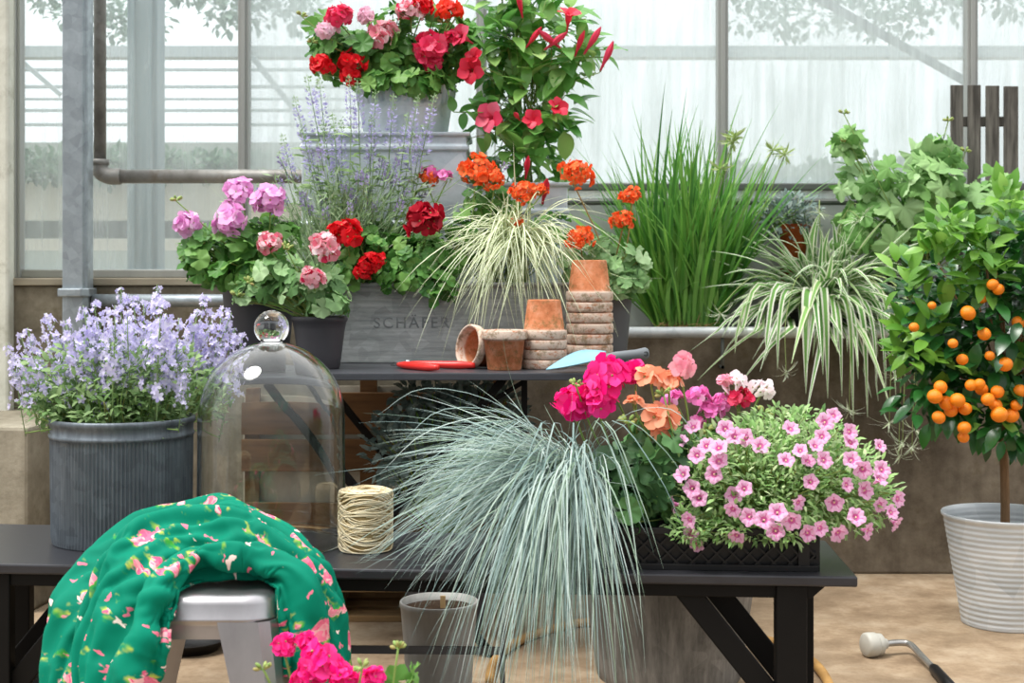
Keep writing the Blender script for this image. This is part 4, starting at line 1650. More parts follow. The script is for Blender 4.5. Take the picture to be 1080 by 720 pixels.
def leaves_with_stalks(root, base, clumps, T, size, mat, g, stem='stem', flat=True, nst=.35, name='foliage', **kw):
    """clumps: (px,py,Y,rx_px,ry_px,depth,n)"""
    b, st = MB(), MB()
    for px, py, Y, rxp, ryp, dep, n in clumps:
        c = P(px, py, Y)
        p = bush(b, c, (rxp * Y / F, dep, ryp * Y / F), n, T, size, g, flat=flat, **kw)
        for q in p[::max(1, int(1 / nst))]:
            stalk(st, np.asarray(base) + g.normal(size=3) * .012, q, .0016, .12, g)
    part(name, b, mat, root)
    part('stems', st, LM[stem], root)


GER = [T_GER, T_GER2]

# ---------------------------------------------------------------- blue fescue
g = np.random.default_rng(21)
fc = P(606, 478, 2.92)
fz = TZ + .165
fe = thing('blue_fescue', 'silvery blue fescue grass cascading over the front of the black table', 'ornamental grass', (fc[0], 2.92, TZ + .006))
plant_pot(fe, (fc[0], 2.92), TZ + .006, fz, .062, .082, M_cr, .003, 32, .003, .015)
nf_, nc_, no_ = 580, 540, 130
ang = np.concatenate([g.normal(-2.95, .42, nf_), g.normal(-1.86, .27, nc_), g.uniform(-PI, PI, no_)])
n = len(ang)
isf = np.arange(n) < nf_
isc = (~isf) & (np.arange(n) < nf_ + nc_)
el = np.where(isf, np.clip(g.normal(.46, .28, n), -.2, 1.1), np.clip(g.normal(.72, .25, n), .1, 1.35))
d = np.stack([np.cos(ang) * np.cos(el), np.sin(ang) * np.cos(el), np.sin(el)], 1)
L = np.where(isf, g.uniform(.24, .49, n), np.where(isc, g.uniform(.22, .60, n), g.uniform(.2, .36, n)))
L = np.where((d[:, 0] > .25), L * .62, L)
sag = np.where(isf, g.uniform(.30, .80, n), np.where(isc, g.uniform(1.0, 1.6, n), g.uniform(.4, .9, n)))
base = np.array([fc[0], 2.92, fz - .01]) + np.concatenate([g.normal(size=(n, 2)) * .024, g.uniform(-.005, .01, (n, 1))], 1)
pt = arcs(base, d, L, sag, 13, .05, g)
# blades drape over the crate and the table's edge instead of passing through
def drape(p):
    for i in range(p.shape[0]):
        off = g.uniform(.004, .075)
        for j in range(2, p.shape[1]):
            x, y, z = p[i, j]
            fy = fr[1] + (fr[0] - x) * .0715
            if z < TZ + .10 and x > fr[0] - .62 and y > fy + .03 - .02:
                if y < fy + .32:
                    p[i, j, 1] = min(y, fy - .012 - off * .3) if d[i, 1] < -.1 else y
                    if d[i, 1] >= -.1:
                        p[i, j, 2] = max(z, TZ + .10)
            elif z < TZ + .008 and y > fy - .006:
                if y < fy + .12 and d[i, 1] < -.35:
                    p[i, j, 1] = fy - .01 - off * .4
                else:
                    p[i, j, 2] = TZ + .006 + off * .15
    return p
pt = drape(pt)
b = MB()
ribbons(b, pt, g.uniform(.0020, .0036, n), (0, 0), .35)
part('blades', b, LM['fescue'], fe)
# a few long wisps arching to the side of the geraniums
tx = [(735, 530), (722, 560), (742, 470), (700, 600), (690, 585), (668, 560), (420, 470), (400, 500), (395, 440), (410, 560), (402, 540), (430, 610), (500, 690), (540, 700), (420, 600), (600, 690)]
pp = []
for x, y in tx:
    e = P(x, y, 2.70)
    b0 = np.array([fc[0], 2.90, fz])
    m1 = b0 + (e - b0) * .35 + np.array([0, -.02, .10 + .12 * max(0, (y - 470) / 200)])
    m2 = b0 + (e - b0) * .75 + np.array([0, -.02, .09])
    q = smooth_path([b0, m1, m2, e], 4)
    pp.append(q)
b = MB()
ribbons(b, np.array(pp), np.full(len(pp), .003), (0, 0), .3)
part('long_blades', b, LM['fescue'], fe)

# ---------------------------------------------------------------- geraniums in the crate
def crate_pot(root, x, y, h=.10, r=.05):
    plant_pot(root, (x, y), TZ + .006, TZ + .006 + h, r * .8, r, M_cr, .003, 28, .003, .012)
    return np.array([x, y, TZ + h])

g = np.random.default_rng(31)
x, y = P(668, 0, 2.99)[0], 3.02
t = thing('geranium', 'hot magenta geranium in the crate behind the blue fescue', 'geranium', (x, y, TZ + .006))
bs = crate_pot(t, x, y)
leaves_with_stalks(t, bs, [(668, 505, 2.93, 46, 52, .10, 60), (690, 470, 2.98, 40, 35, .08, 22)], GER, (.05, .075), LM['ger_dk'], g, zmin=TZ + .09)
for px, py, r, yy in ((640, 402, 29, 2.90), (668, 392, 17, 2.93), (604, 425, 25, 2.92), (634, 424, 20, 2.88)):
    flower_on(t, bs, px, py, yy, r, 'magenta', g, .050)
bud_on(t, bs, 607, 406, 2.87, g, 1.0)
bud_on(t, bs, 662, 446, 2.85, g, 1.3)

g = np.random.default_rng(32)
x, y = P(705, 0, 3.0)[0] + .01, 3.02
t = thing('geranium', 'salmon orange geranium in the crate beside the hot magenta one', 'geranium', (x + .015, y - .11, TZ + .006))
x, y = x + .015, y - .11
bs = crate_pot(t, x, y)
leaves_with_stalks(t, bs, [(700, 500, 2.86, 36, 48, .07, 44), (668, 540, 2.82, 28, 22, .03, 10)], GER, (.045, .07), LM['ger_dk'], g, zmin=TZ + .085)
for px, py, r, c in ((688, 398, 19, 'salmon'), (706, 402, 17, 'salmon'), (697, 440, 24, 'salmon'), (668, 424, 13, 'salmon'), (700, 455, 16, 'salmon'), (719, 387, 17, 'blush')):
    flower_on(t, bs, px, py, 2.86, r, c, g, .050)
bud_on(t, bs, 700, 416, 2.84, g, 1.2)

g = np.random.default_rng(33)
x, y = P(765, 0, 3.05)[0], 3.06
t = thing('geranium', 'mauve and white regal geranium rising behind the small pink petunias', 'geranium', (x, y, TZ + .006))
bs = crate_pot(t, x, y)
leaves_with_stalks(t, bs, [(750, 470, 3.0, 60, 30, .06, 45)], GER, (.04, .06), LM['ger'], g, zmin=TZ + .09)
for px, py, r, c in ((712, 422, 16, 'mauve'), (738, 418, 15, 'mauve'), (753, 432, 17, 'mauve'), (760, 424, 13, 'mauve'), (780, 420, 15, 'rose'), (774, 404, 15, 'white'), (765, 402, 11, 'blush'), (803, 410, 15, 'white'), (735, 446, 11, 'mauve')):
    flower_on(t, bs, px, py, 2.98, r, c, g, .050)
bud_on(t, bs, 745, 455, 2.93, g, 1.2)
bud_on(t, bs, 806, 436, 2.95, g, 1.2)

# ---------------------------------------------------------------- small pink petunias (calibrachoa)
def petunia_mesh(seed):
    gg = np.random.default_rng(seed)
    b = MB()
    n = 30
    th = np.arange(n) * 2 * PI / n
    rings = [(.0015, -.016), (.003, -.006), (.006, -.001), (.0105, .003), (.0155, .002)]
    V = []
    for k, (r, z) in enumerate(rings):
        lob = 1 + (.10 * np.cos(5 * th) if k == 4 else .05 * np.cos(5 * th) * (k == 3))
        V.append(np.stack([r * lob * np.cos(th), r * lob * np.sin(th), z + (k == 4) * .0026 * np.cos(10 * th + seed) + gg.normal() * .0004 * np.ones(n)], 1))
    f, m = [], []
    for k in range(4):
        for j in range(n):
            f.append((k * n + j, k * n + (j + 1) % n, (k + 1) * n + (j + 1) % n, (k + 1) * n + j))
            m.append(1 if k == 1 or (k == 2 and j % 6 == 0) else 0)
    b.add(np.concatenate(V), f, m)
    for j in range(5):
        a = j * 2 * PI / 5
        T = moved(T_oval(.35, 2, .1, .2, m=2), rz(a) @ rx(1.1), .010, (0, 0, -.017))
        b.add(*T)
    ellipsoid(b, (0, 0, -.001), (.0016, .0016, .001), 6, 4, 3)
    return b.mesh('flower', [PM['cali'], PM['eye'], LM['cali'], plain('pollen', '#ecd9a0', .6) if 'pollen' not in bpy.data.materials else bpy.data.materials['pollen']])

CALI = [petunia_mesh(s) for s in (1, 2, 3)]
g = np.random.default_rng(34)
cx = P(805, 0, 2.95)
t = thing('petunia', 'mound of small pink petunias spilling over the end of the crate', 'petunia', (cx[0], 2.93, TZ + .006))
bs = crate_pot(t, cx[0], 2.93, .10, .06)
lm = [(790, 515, 2.90, 92, 72, .16, 2300), (860, 515, 2.92, 78, 66, .13, 1500), (735, 520, 2.86, 44, 50, .08, 520), (905, 520, 2.93, 44, 44, .08, 450), (830, 465, 2.95, 75, 38, .11, 800), (800, 560, 2.80, 90, 22, .05, 420), (728, 560, 2.80, 22, 26, .04, 160)]
b, st = MB(), MB()
TP = [T_oval(.42, 3, .12, .25), T_oval(.36, 3, .05, .5)]
for px, py, Y, rxp, ryp, dep, n in lm:
    c = P(px, py, Y)
    p = bush(b, c, (rxp * Y / F, dep, ryp * Y / F), int(n * 1.5), TP, (.010, .021), g, .3, .45, 1.0, .7, .7, zmin=TZ + .06)
    for q in p[::9]:
        stalk(st, bs + (q - bs) * .25 + g.normal(size=3) * .01, q, .0009, .12, g)
# loose shoots at the rim of the mound
for px, py in ((887, 465), (915, 472), (938, 520), (850, 432), (828, 436), (780, 610), (712, 470), (930, 555)):
    e = P(px, py, 2.88)
    s0 = bs + (e - bs) * .6
    tube(st, smooth_path([s0, (s0 + e) / 2 + [0, 0, .01], e], 4), .001, 4)
    q = s0[None] + (e - s0)[None] * np.linspace(.2, 1, 9)[:, None]
    dd = unit(g.normal(size=(9, 3)) + np.array([0, 0, .6]))
    b.inst(TP[0], frames(dd, rdir(9, g)), q, g.uniform(.012, .020, 9))
part('foliage', b, LM['cali'], t)
part('stems', st, LM['stem'], t)
fl_px = [(879, 438), (834, 452), (786, 461), (867, 460), (896, 455), (897, 466), (844, 475), (852, 486), (829, 485), (869, 485), (735, 480), (758, 472), (775, 460), (731, 450), (765, 452), (697, 477), (758, 486), (718, 465),
         (855, 508), (893, 511), (910, 495), (927, 505), (898, 485), (930, 495), (785, 515), (774, 522), (737, 525), (730, 515), (727, 548), (773, 537), (711, 532), (835, 549), (818, 560), (852, 562), (865, 557), (903, 545), (945, 552), (928, 532),
         (735, 574), (729, 563), (777, 565), (806, 548), (884, 562), (947, 526), (870, 445), (820, 540), (912, 517), (753, 500), (842, 530), (880, 530), (745, 470), (802, 470), (940, 540), (915, 560), (790, 545), (860, 470), (928, 470), (720, 500)]
for i, (px, py) in enumerate(fl_px):
    u = ((px - 825) / 125, (py - 510) / 80)
    dy = math.sqrt(max(0.03, 1 - min(.95, u[0] ** 2 * .8 + u[1] ** 2 * .8)))
    Y = 2.94 - .185 * dy + g.uniform(-.012, .012) - (.05 if py > 535 else 0) - (.03 if px < 760 else 0)
    d = unit(np.array([u[0] * .7, -1.0, -u[1] * .8 + .35]) + g.normal(size=3) * .28)
    c = P(px, py, Y)
    s = g.uniform(.95, 1.25)
    h = put('flower', CALI[i % 3], t, Matrix.Translation(c.tolist()) @ rot_to(d, g.uniform(0, 6)) @ Matrix.Scale(float(s), 4))

# ---------------------------------------------------------------- bellflowers in the ribbed zinc pot
g = np.random.default_rng(41)
bp_ = np.array([P(129, 0, 3.14)[0], 3.14])
t = thing('potted_bellflower', 'pale lavender-blue bellflowers in a vertically ribbed dark zinc pot', 'potted plant', (*bp_, TZ))
z1 = P(0, 446, 2.99)[2]
r1 = 73 * 3.14 / F
b = MB()
zz = np.linspace(TZ + .006, z1 - .046, 22)
prof = [(.001, TZ), (r1 * .965, TZ), (r1 * .975, TZ + .003)]
rib = [0, 0, 0]
for z in zz[1:]:
    prof.append((r1 * (.972 + .018 * (z - TZ) / (z1 - TZ)), z))
    rib.append(1)
for e, z in ((.001, z1 - .043), (.003, z1 - .041), (.0035, z1 - .036), (.001, z1 - .034), (.001, z1 - .016), (.004, z1 - .013), (.0055, z1 - .006), (.004, z1 - .001), (.001, z1), (-.004, z1 - .002), (-.006, z1 - .03), (-.008, TZ + .01), (-r1 + .001, TZ + .01)):
    prof.append((r1 + e, z))
    rib.append(0)
lathe(b, prof, 440, (*bp_, 0), 0, None, lambda a, k: rib[k] * .0026 * np.cos(110 * a))
part('pot', b, M_zinc_dk, t)
b = MB()
lathe(b, [(.001, z1 - .02), (r1 - .009, z1 - .024)], 40, (*bp_, 0))
part('soil', b, M_soil, t)
bs = np.array([*bp_, z1 - .02])
FLB = T_floret(5, .62, .30, .15, .6, 0, None)


def bell_spike(seed, n=50, H=.16):
    gg = np.random.default_rng(seed)
    b = MB()
    tube(b, [(0, 0, -.10), (0, 0, 0), (.004, .002, H * .6), (.002, 0, H)], [.0016, .0016, .0012, .0008], 5, 1)
    h = gg.uniform(0, 1, n) ** .9
    a = gg.uniform(0, 2 * PI, n)
    rad = (.040 * (1 - h * .72)) * gg.uniform(.35, 1.1, n)
    p = np.stack([rad * np.cos(a), rad * np.sin(a), h * H + gg.normal(size=n) * .004], 1)
    d = unit(np.stack([np.cos(a), np.sin(a), gg.uniform(-.1, .7, n)], 1) + gg.normal(size=(n, 3)) * .3)
    y = unit(np.cross(d, rdir(n, gg)))
    b.inst(FLB, np.stack([np.cross(y, d), y, d], -1), p, gg.uniform(.0075, .0125, n) * (1 - h * .3))
    for k in range(0, n, 3):
        tube(b, [(0, 0, max(0, p[k, 2] - .014)), p[k]], .0007, 4, 1, False)
    m = 26
    hh = gg.uniform(-.55, .5, m)
    aa = gg.uniform(0, 2 * PI, m)
    q = np.stack([.006 * np.cos(aa), .006 * np.sin(aa), hh * H], 1)
    dd = unit(np.stack([np.cos(aa), np.sin(aa), np.full(m, .55)], 1))
    b.inst(moved(T_oval(.38, 3, .1, .3), None, 1), frames(dd, np.tile([0, 0, 1.], (m, 1))), q, gg.uniform(.012, .022, m))
    return b.mesh('flower_spike', [PM['bell'], LM['bell']])


def two_mat(me):
    return me


def bell_leaf_fix(me):
    # leaves (the last islands) take the green slot
    return me


BELL = []
for s in (1, 2, 3, 4):
    me = bell_spike(s)
    BELL.append(me)
    nf = 50 * len(FLB[1])
    k0 = len(me.polygons) - 26 * 6
    for i in range(k0, len(me.polygons)):
        me.polygons[i].material_index = 1
tops = [(372, 0)]
tops = [(22, 352), (48, 330), (12, 375), (38, 368), (68, 338), (88, 322), (105, 335), (62, 372), (90, 360), (120, 322), (128, 302), (140, 312), (152, 318), (132, 340), (165, 300), (172, 318), (160, 345), (188, 335), (205, 340), (217, 312),
        (226, 330), (236, 322), (248, 345), (215, 350), (256, 352), (150, 372), (110, 372), (182, 365), (235, 362), (200, 375), (60, 350), (115, 350), (142, 345), (170, 335), (195, 352), (35, 385), (80, 385), (125, 385), (155, 390), (222, 372), (195, 388), (6, 362), (30, 345), (78, 352), (134, 328), (176, 330), (208, 325), (20, 392), (68, 390), (110, 395), (140, 392), (100, 318), (98, 345), (178, 348), (245, 330)]
for i, (px, py) in enumerate(tops):
    Y = 3.14 + g.uniform(-.14, .13) if px < 200 else 3.32 + g.uniform(-.03, .06)
    e = P(px, py, Y)
    lean = unit(np.array([(px - 135) / 420 + g.normal() * .06, (Y - 3.17) * .5, 1]))
    s = g.uniform(.85, 1.15) * (.62 if py > 360 else 1)
    foot = e - lean * .16 * s
    W = Matrix.Translation(foot.tolist()) @ rot_to(lean, g.uniform(0, 6)) @ Matrix.Scale(float(s), 4)
    h = put('flower_spike', BELL[i % 4], t, W)
    b = MB()
    stalk(b, bs + np.array([np.clip((foot[0] - bs[0]) * .5, -.10, .10), (Y - 3.17) * .5, 0]), foot - lean * .09 * s, .0015, .1, g)
    part('flower_stalk', b, LM['stem'], h)
b, st = MB(), MB()
TB = T_oval(.5, 3, .12, .3)
for px, py, Y, rxp, ryp, dep, n in ((128, 425, 3.17, 82, 30, .17, 2000), (125, 395, 3.17, 105, 36, .17, 1300), (60, 425, 3.12, 35, 22, .1, 300), (212, 420, 3.28, 30, 30, .08, 350)):
    c = P(px, py, Y)
    p = bush(b, c, (rxp * Y / F, dep, ryp * Y / F), n, TB, (.013, .026), g, .1, .5, .8, .7, .6, zmin=z1 - .012, ok=lambda q: math.hypot(q[0] - gc[0], q[1] - gc[1]) > R_ + .03)
    for q in p[::10]:
        stalk(st, bs + (q - bs) * np.array([.7, .7, 0]), q, .0009, .12, g)
part('foliage', b, LM['bell'], t)
part('stems', st, LM['stem'], t)

# ---------------------------------------------------------------- pots at the side of the trough
g = np.random.default_rng(51)
M_blackpot = plain('charcoal_plastic', '#3f3e42', .55, 0, .4, .12, 8)
c = P(273, 0, 3.95)
t = thing('potted_geranium', 'orchid pink geranium in a charcoal pot near the heating pipe', 'potted plant', (c[0], 3.95, UZ))
zt2 = P(0, 283, 3.9)[2]
plant_pot(t, (c[0], 3.95), UZ, zt2, .080, .106, M_blackpot, .004, 48, .003, .02)
bs = np.array([c[0], 3.95, zt2 - .02])
leaves_with_stalks(t, bs, [(250, 262, 3.92, 60, 28, .12, 84), (285, 250, 3.97, 30, 34, .08, 30), (215, 275, 3.86, 26, 30, .06, 30), (262, 290, 3.82, 40, 18, .04, 24)], GER, (.042, .068), LM['ger'], g, zmin=zt2 - .06)
for px, py, r, yy in ((197, 238, 17, 3.86), (243, 233, 20, 3.84), (252, 203, 18, 3.92), (283, 212, 20, 3.90)):
    flower_on(t, bs, px, py, yy, r, 'pink', g)
for px, py in ((186, 212), (213, 258), (260, 300)):
    bud_on(t, bs, px, py, 3.85, g, 1.2)

g = np.random.default_rng(52)
c = P(337, 0, 3.80)
t = thing('potted_geranium', 'candy-striped red and white geranium in a charcoal pot behind the glass bell', 'potted plant', (c[0], 3.80, UZ))
zt2 = P(0, 334, 3.73)[2]
plant_pot(t, (c[0], 3.80), UZ, zt2, .054, .072, M_blackpot, .003, 40, .003, .015)
bs = np.array([c[0], 3.80, zt2 - .015])
leaves_with_stalks(t, bs, [(325, 300, 3.79, 44, 26, .08, 70), (290, 290, 3.80, 34, 24, .06, 40), (345, 320, 3.74, 30, 14, .04, 24), (265, 308, 3.78, 25, 12, .04, 14)], GER, (.04, .06), LM['ger_pale'], g, zmin=zt2 - .03)
for px, py, r, yy in ((284, 257, 15, 3.78), (342, 260, 18, 3.74), (331, 294, 15, 3.70)):
    flower_on(t, bs, px, py, yy, r, 'striped', g)
for px, py in ((262, 298), (302, 262), (250, 312)):
    bud_on(t, bs, px, py, 3.76, g, 1.3)

# ---------------------------------------------------------------- planted in the trough
def tr_base(px):
    return np.array([P(px, 0, 4.10)[0], 4.12, TRZ - .032])

g = np.random.default_rng(61)
bs = tr_base(385)
t = thing('geranium', 'bright red geranium growing over the end of the zinc trough', 'geranium', bs)
leaves_with_stalks(t, bs, [(392, 268, 4.06, 38, 30, .08, 60), (375, 290, 3.98, 26, 14, .03, 18)], GER, (.038, .06), LM['ger'], g, zmin=TRZ - .05)
for px, py, r, yy, c in ((364, 247, 21, 3.97, 'red'), (390, 278, 14, 3.94, 'red'), (384, 286, 13, 3.95, 'red'), (397, 275, 11, 3.94, 'red')):
    flower_on(t, bs, px, py, yy, r, c, g)
g = np.random.default_rng(62)
bs = tr_base(450)
t = thing('geranium', 'dark crimson geranium in the middle of the zinc trough', 'geranium', bs)
leaves_with_stalks(t, bs, [(450, 272, 4.06, 55, 28, .10, 130), (470, 255, 4.10, 40, 25, .08, 30), (440, 295, 3.98, 60, 14, .03, 36), (405, 255, 4.12, 30, 25, .06, 30), (466, 310, 3.97, 18, 12, .02, 8)], GER, (.034, .055), LM['ger'], g, zmin=TRZ - .07)
for px, py, r, yy in ((448, 233, 23, 3.98),):
    flower_on(t, bs, px, py, yy, r, 'crimson', g)

# lavender
def spike(nm, col, seed, n, H, rad, leafy, size):
    gg = np.random.default_rng(seed)
    b = MB()
    tube(b, [(0, 0, -.02), (.001, 0, H * .5), (0, .001, H)], [.0015, .0012, .0008], 5, 1)
    h = np.sort(gg.uniform(0, .97, n))
    h = np.round(h * 14) / 14 + gg.normal(size=n) * .008
    a = gg.uniform(0, 2 * PI, n)
    rr = rad * (1 - h * .65)
    p = np.stack([rr * np.cos(a), rr * np.sin(a), h * H], 1)
    d = unit(np.stack([np.cos(a), np.sin(a), np.full(n, .8)], 1) + gg.normal(size=(n, 3)) * .25)
    T0 = T_oval(.55, 2, .2, .3, m=0)
    T1 = T_oval(.6, 2, .2, .3, m=1)
    top = h > .72
    nr = rdir(n, gg)
    R = frames(d, nr)
    b.inst(T0, R[~top], p[~top], gg.uniform(*size, (~top).sum()))
    b.inst(T1, R[top], p[top], gg.uniform(*size, top.sum()) * .7)
    return b.mesh(nm, [PM[col], LM[leafy]])

LAV = [spike('flower_spike', 'lav', s, 46, .045, .006, 'sage', (.006, .010)) for s in (1, 2)]
SAG = [spike('flower_spike', 'sage', s, 120, .17, .013, 'sage', (.008, .014)) for s in (3, 4, 5)]

g = np.random.default_rng(63)
bs = tr_base(352)
t = thing('lavender', 'grey-green lavender with short purple spikes at the back of the trough', 'lavender', bs + np.array([0, .02, 0]))
b = MB()
n = 600
e = np.stack([P(x, y, 4.12 + g.uniform(-.06, .08)) for x, y in zip(g.normal(368, 46, n), g.uniform(180, 285, n))])
st0 = bs + np.stack([g.normal(size=n) * .05, g.normal(size=n) * .03, np.zeros(n)], 1)
mid = (st0 + e) / 2 + g.normal(size=(n, 3)) * .012
s_ = np.linspace(0, 1, 7)[None, :, None]
pt = st0[:, None] * (1 - s_) ** 2 + 2 * mid[:, None] * s_ * (1 - s_) + e[:, None] * s_ ** 2
ribbons(b, pt, np.full(n, .003), (0, 0), .2)
for k in range(n):
    q = pt[k, 2:]
    m = len(q)
    dd = unit(np.gradient(q, axis=0) + g.normal(size=(m, 3)) * .02)
    b.inst(T_oval(.14, 2, .1, .2), frames(unit(dd + rdir(m, g) * .7), rdir(m, g)), q, g.uniform(.026, .044, m))
part('foliage', b, LM['sage'], t)
for i in range(38):
    px, py = g.normal(370, 45), g.uniform(170, 235)
    q = P(px, py, 4.10 + g.uniform(-.08, .08))
    ln = unit(np.array([(px - 365) / 150, g.normal() * .2, 1]))
    h = put('flower_spike', LAV[i % 2], t, Matrix.Translation(q.tolist()) @ rot_to(ln, g.uniform(0, 6)) @ Matrix.Scale(float(g.uniform(.9, 1.3)), 4))
    b = MB()
    stalk(b, bs + np.array([g.normal() * .04, 0, 0]), q, .0011, .1, g)
    part('flower_stalk', b, LM['sage'], h)

g = np.random.default_rng(64)
bs = tr_base(392)
t = thing('salvia', 'tall slender salvia with pale lilac flower spires before the zinc box', 'salvia', bs + np.array([0, .05, 0]))
tips = [(310, 100), (324, 78), (336, 80), (297, 140), (368, 78), (377, 84), (396, 94), (415, 98), (441, 100), (459, 98), (350, 118), (360, 124), (318, 130), (352, 130), (392, 120), (447, 130), (436, 138), (340, 128), (430, 118)]
for i, (px, py) in enumerate(tips):
    Y = 4.14 + g.uniform(-.05, .07)
    e = P(px, py, Y)
    ln = unit(np.array([(px - 385) / 330 + g.normal() * .03, 0, 1]))
    s = g.uniform(.85, 1.1)
    foot = e - ln * .17 * s
    h = put('flower_spike', SAG[i % 3], t, Matrix.Translation(foot.tolist()) @ rot_to(ln, g.uniform(0, 6)) @ Matrix.Scale(float(s), 4))
    b = MB()
    st_ = bs + np.array([(px - 392) * .0012, .03, 0])
    stalk(b, st_, foot, .0014, .08, g)
    q = st_[None] + (foot - st_)[None] * np.linspace(.25, 1, 15)[:, None]
    aa = g.uniform(0, 6.28, 15)
    dd = unit(np.stack([np.cos(aa), np.sin(aa), np.full(15, .5)], 1))
    b.inst(T_oval(.36, 4, .15, .4), frames(dd, np.tile([0, -.4, 1.], (15, 1))), q, g.uniform(.035, .065, 15))
    part('flower_stalk', b, LM['bell'], h)
for px, py in ((470, 186), (452, 182)):
    flower_on(t, bs, px, py, 4.16, 10, 'mauve', g)

# variegated sedge
g = np.random.default_rng(65)
sc_ = P(545, 222, 4.10)
t = thing('variegated_sedge', 'cream and green striped sedge drooping over the front of the zinc trough', 'ornamental grass', (sc_[0], 4.12, TRZ - .032))
n = 330
ang = g.normal(-1.75, 1.0, n)
el = np.clip(g.normal(.85, .3, n), .1, 1.45)
d = np.stack([np.cos(ang) * np.cos(el), np.sin(ang) * np.cos(el), np.sin(el)], 1)
L = g.uniform(.22, .48, n)
base = np.array([sc_[0], 4.10, TRZ + .10]) + np.concatenate([g.normal(size=(n, 2)) * .02, g.uniform(-.02, .02, (n, 1))], 1)
pt = arcs(base, d, L, .75 + g.uniform(0, .6, n), 12, .10, g)
for i in range(n):
    off = g.uniform(.008, .05)
    for j in range(1, 12):
        if pt[i, j, 2] < TRZ + .012:
            if d[i, 1] < -.2:
                pt[i, j, 1] = min(pt[i, j, 1], TRY - .015 - off * (pt[i, j, 1] < 4.1))
                pt[i, j, 1] = max(pt[i, j, 1], 3.87)
            else:
                pt[i, j, 2] = TRZ + .012
        pt[i, j, 1] = min(pt[i, j, 1], 4.23)
b = MB()
ribbons(b, pt, g.uniform(.004, .0075, n), (0, 1, 1, 0), .25)
part('blades', b, [LM['sedge'], LM['cream']], t)
b = MB()
tube(b, [(sc_[0], 4.10, TRZ - .03), (sc_[0], 4.10, TRZ + .05), (sc_[0], 4.10, TRZ + .11)], [.035, .03, .018], 12)
part('crown', b, LM['sedge'], t)

g = np.random.default_rng(66)
bs = tr_base(520)
t = thing('geranium', 'orange geranium flowering above the striped sedge in the trough', 'geranium', bs + np.array([0, .04, 0]))
leaves_with_stalks(t, bs + np.array([0, .04, 0]), [(520, 215, 4.18, 48, 26, .05, 50), (575, 250, 4.16, 30, 30, .05, 26), (490, 250, 4.14, 30, 28, .05, 30)], GER, (.035, .055), LM['ger'], g, zmin=TRZ - .02)
for px, py, r, yy in ((503, 181, 24, 4.10), (452, 187, 12, 4.16), (552, 203, 17, 4.04), (545, 236, 10, 4.06), (570, 201, 10, 4.10), (519, 189, 16, 4.08)):
    flower_on(t, bs, px, py, yy, r, 'orange', g)

# orange geranium in the grey pot behind the tall stack
g = np.random.default_rng(67)
c = P(634, 0, 4.12)
t = thing('potted_geranium', 'orange geranium on long stalks in a grey pot behind the tall terracotta stack', 'potted plant', (c[0], 4.12, UZ))
zt2 = P(0, 311, 4.05)[2]
plant_pot(t, (c[0], 4.12), UZ, zt2, .072, .090, plain('grey_plastic', '#55565a', .5, 0, .4, .1, 8), .003, 48, .003, .015)
bs = np.array([c[0], 4.12, zt2 - .015])
leaves_with_stalks(t, bs, [(640, 280, 4.08, 42, 34, .10, 120), (672, 285, 4.06, 16, 28, .05, 24), (600, 285, 4.06, 10, 26, .04, 14), (655, 300, 4.0, 28, 16, .03, 24)], GER, (.036, .056), LM['ger_pale'], g, zmin=zt2 - .045)
for px, py, r, yy, k in ((608, 182, 21, 4.02, 'scarlet'), (611, 251, 18, 3.98, 'orange'), (656, 233, 15, 4.02, 'orange'), (665, 207, 14, 4.05, 'orange')):
    flower_on(t, bs, px, py, yy, r, 'orange', g, stem='stem_red', kind=None)

# ---------------------------------------------------------------- geraniums in the high bucket
g = np.random.default_rng(71)
bs = np.array([bc[0], 4.40, BKZ1 - .03])
t = thing('geranium', 'mixed red, rose and candy-pink geraniums filling the high ribbed bucket', 'geranium', bs)
leaves_with_stalks(t, bs, [(400, 62, 4.36, 76, 32, .14, 210), (440, 40, 4.36, 60, 40, .12, 100), (345, 50, 4.36, 26, 40, .08, 40), (425, 88, 4.24, 62, 14, .04, 50), (480, 60, 4.34, 22, 36, .06, 34)], GER, (.042, .072), LM['ger'], g, zmin=BKZ1 - .035)
for px, py, r, c in ((358, 18, 16, 'rose'), (345, 32, 13, 'pale'), (387, 17, 11, 'pale'), (404, 36, 18, 'striped'), (339, 69, 14, 'red'), (372, 66, 18, 'red'), (371, 78, 14, 'red'), (432, 12, 16, 'striped'), (445, 6, 13, 'red'), (474, 11, 15, 'scarlet'), (454, 52, 22, 'rose'), (480, 40, 11, 'rose'), (457, 68, 12, 'rose')):
    flower_on(t, bs, px, py, 4.26, r, c, g)
for px, py in ((318, 17), (467, 24), (330, 45)):
    bud_on(t, bs, px, py, 4.28, g, 1.2)

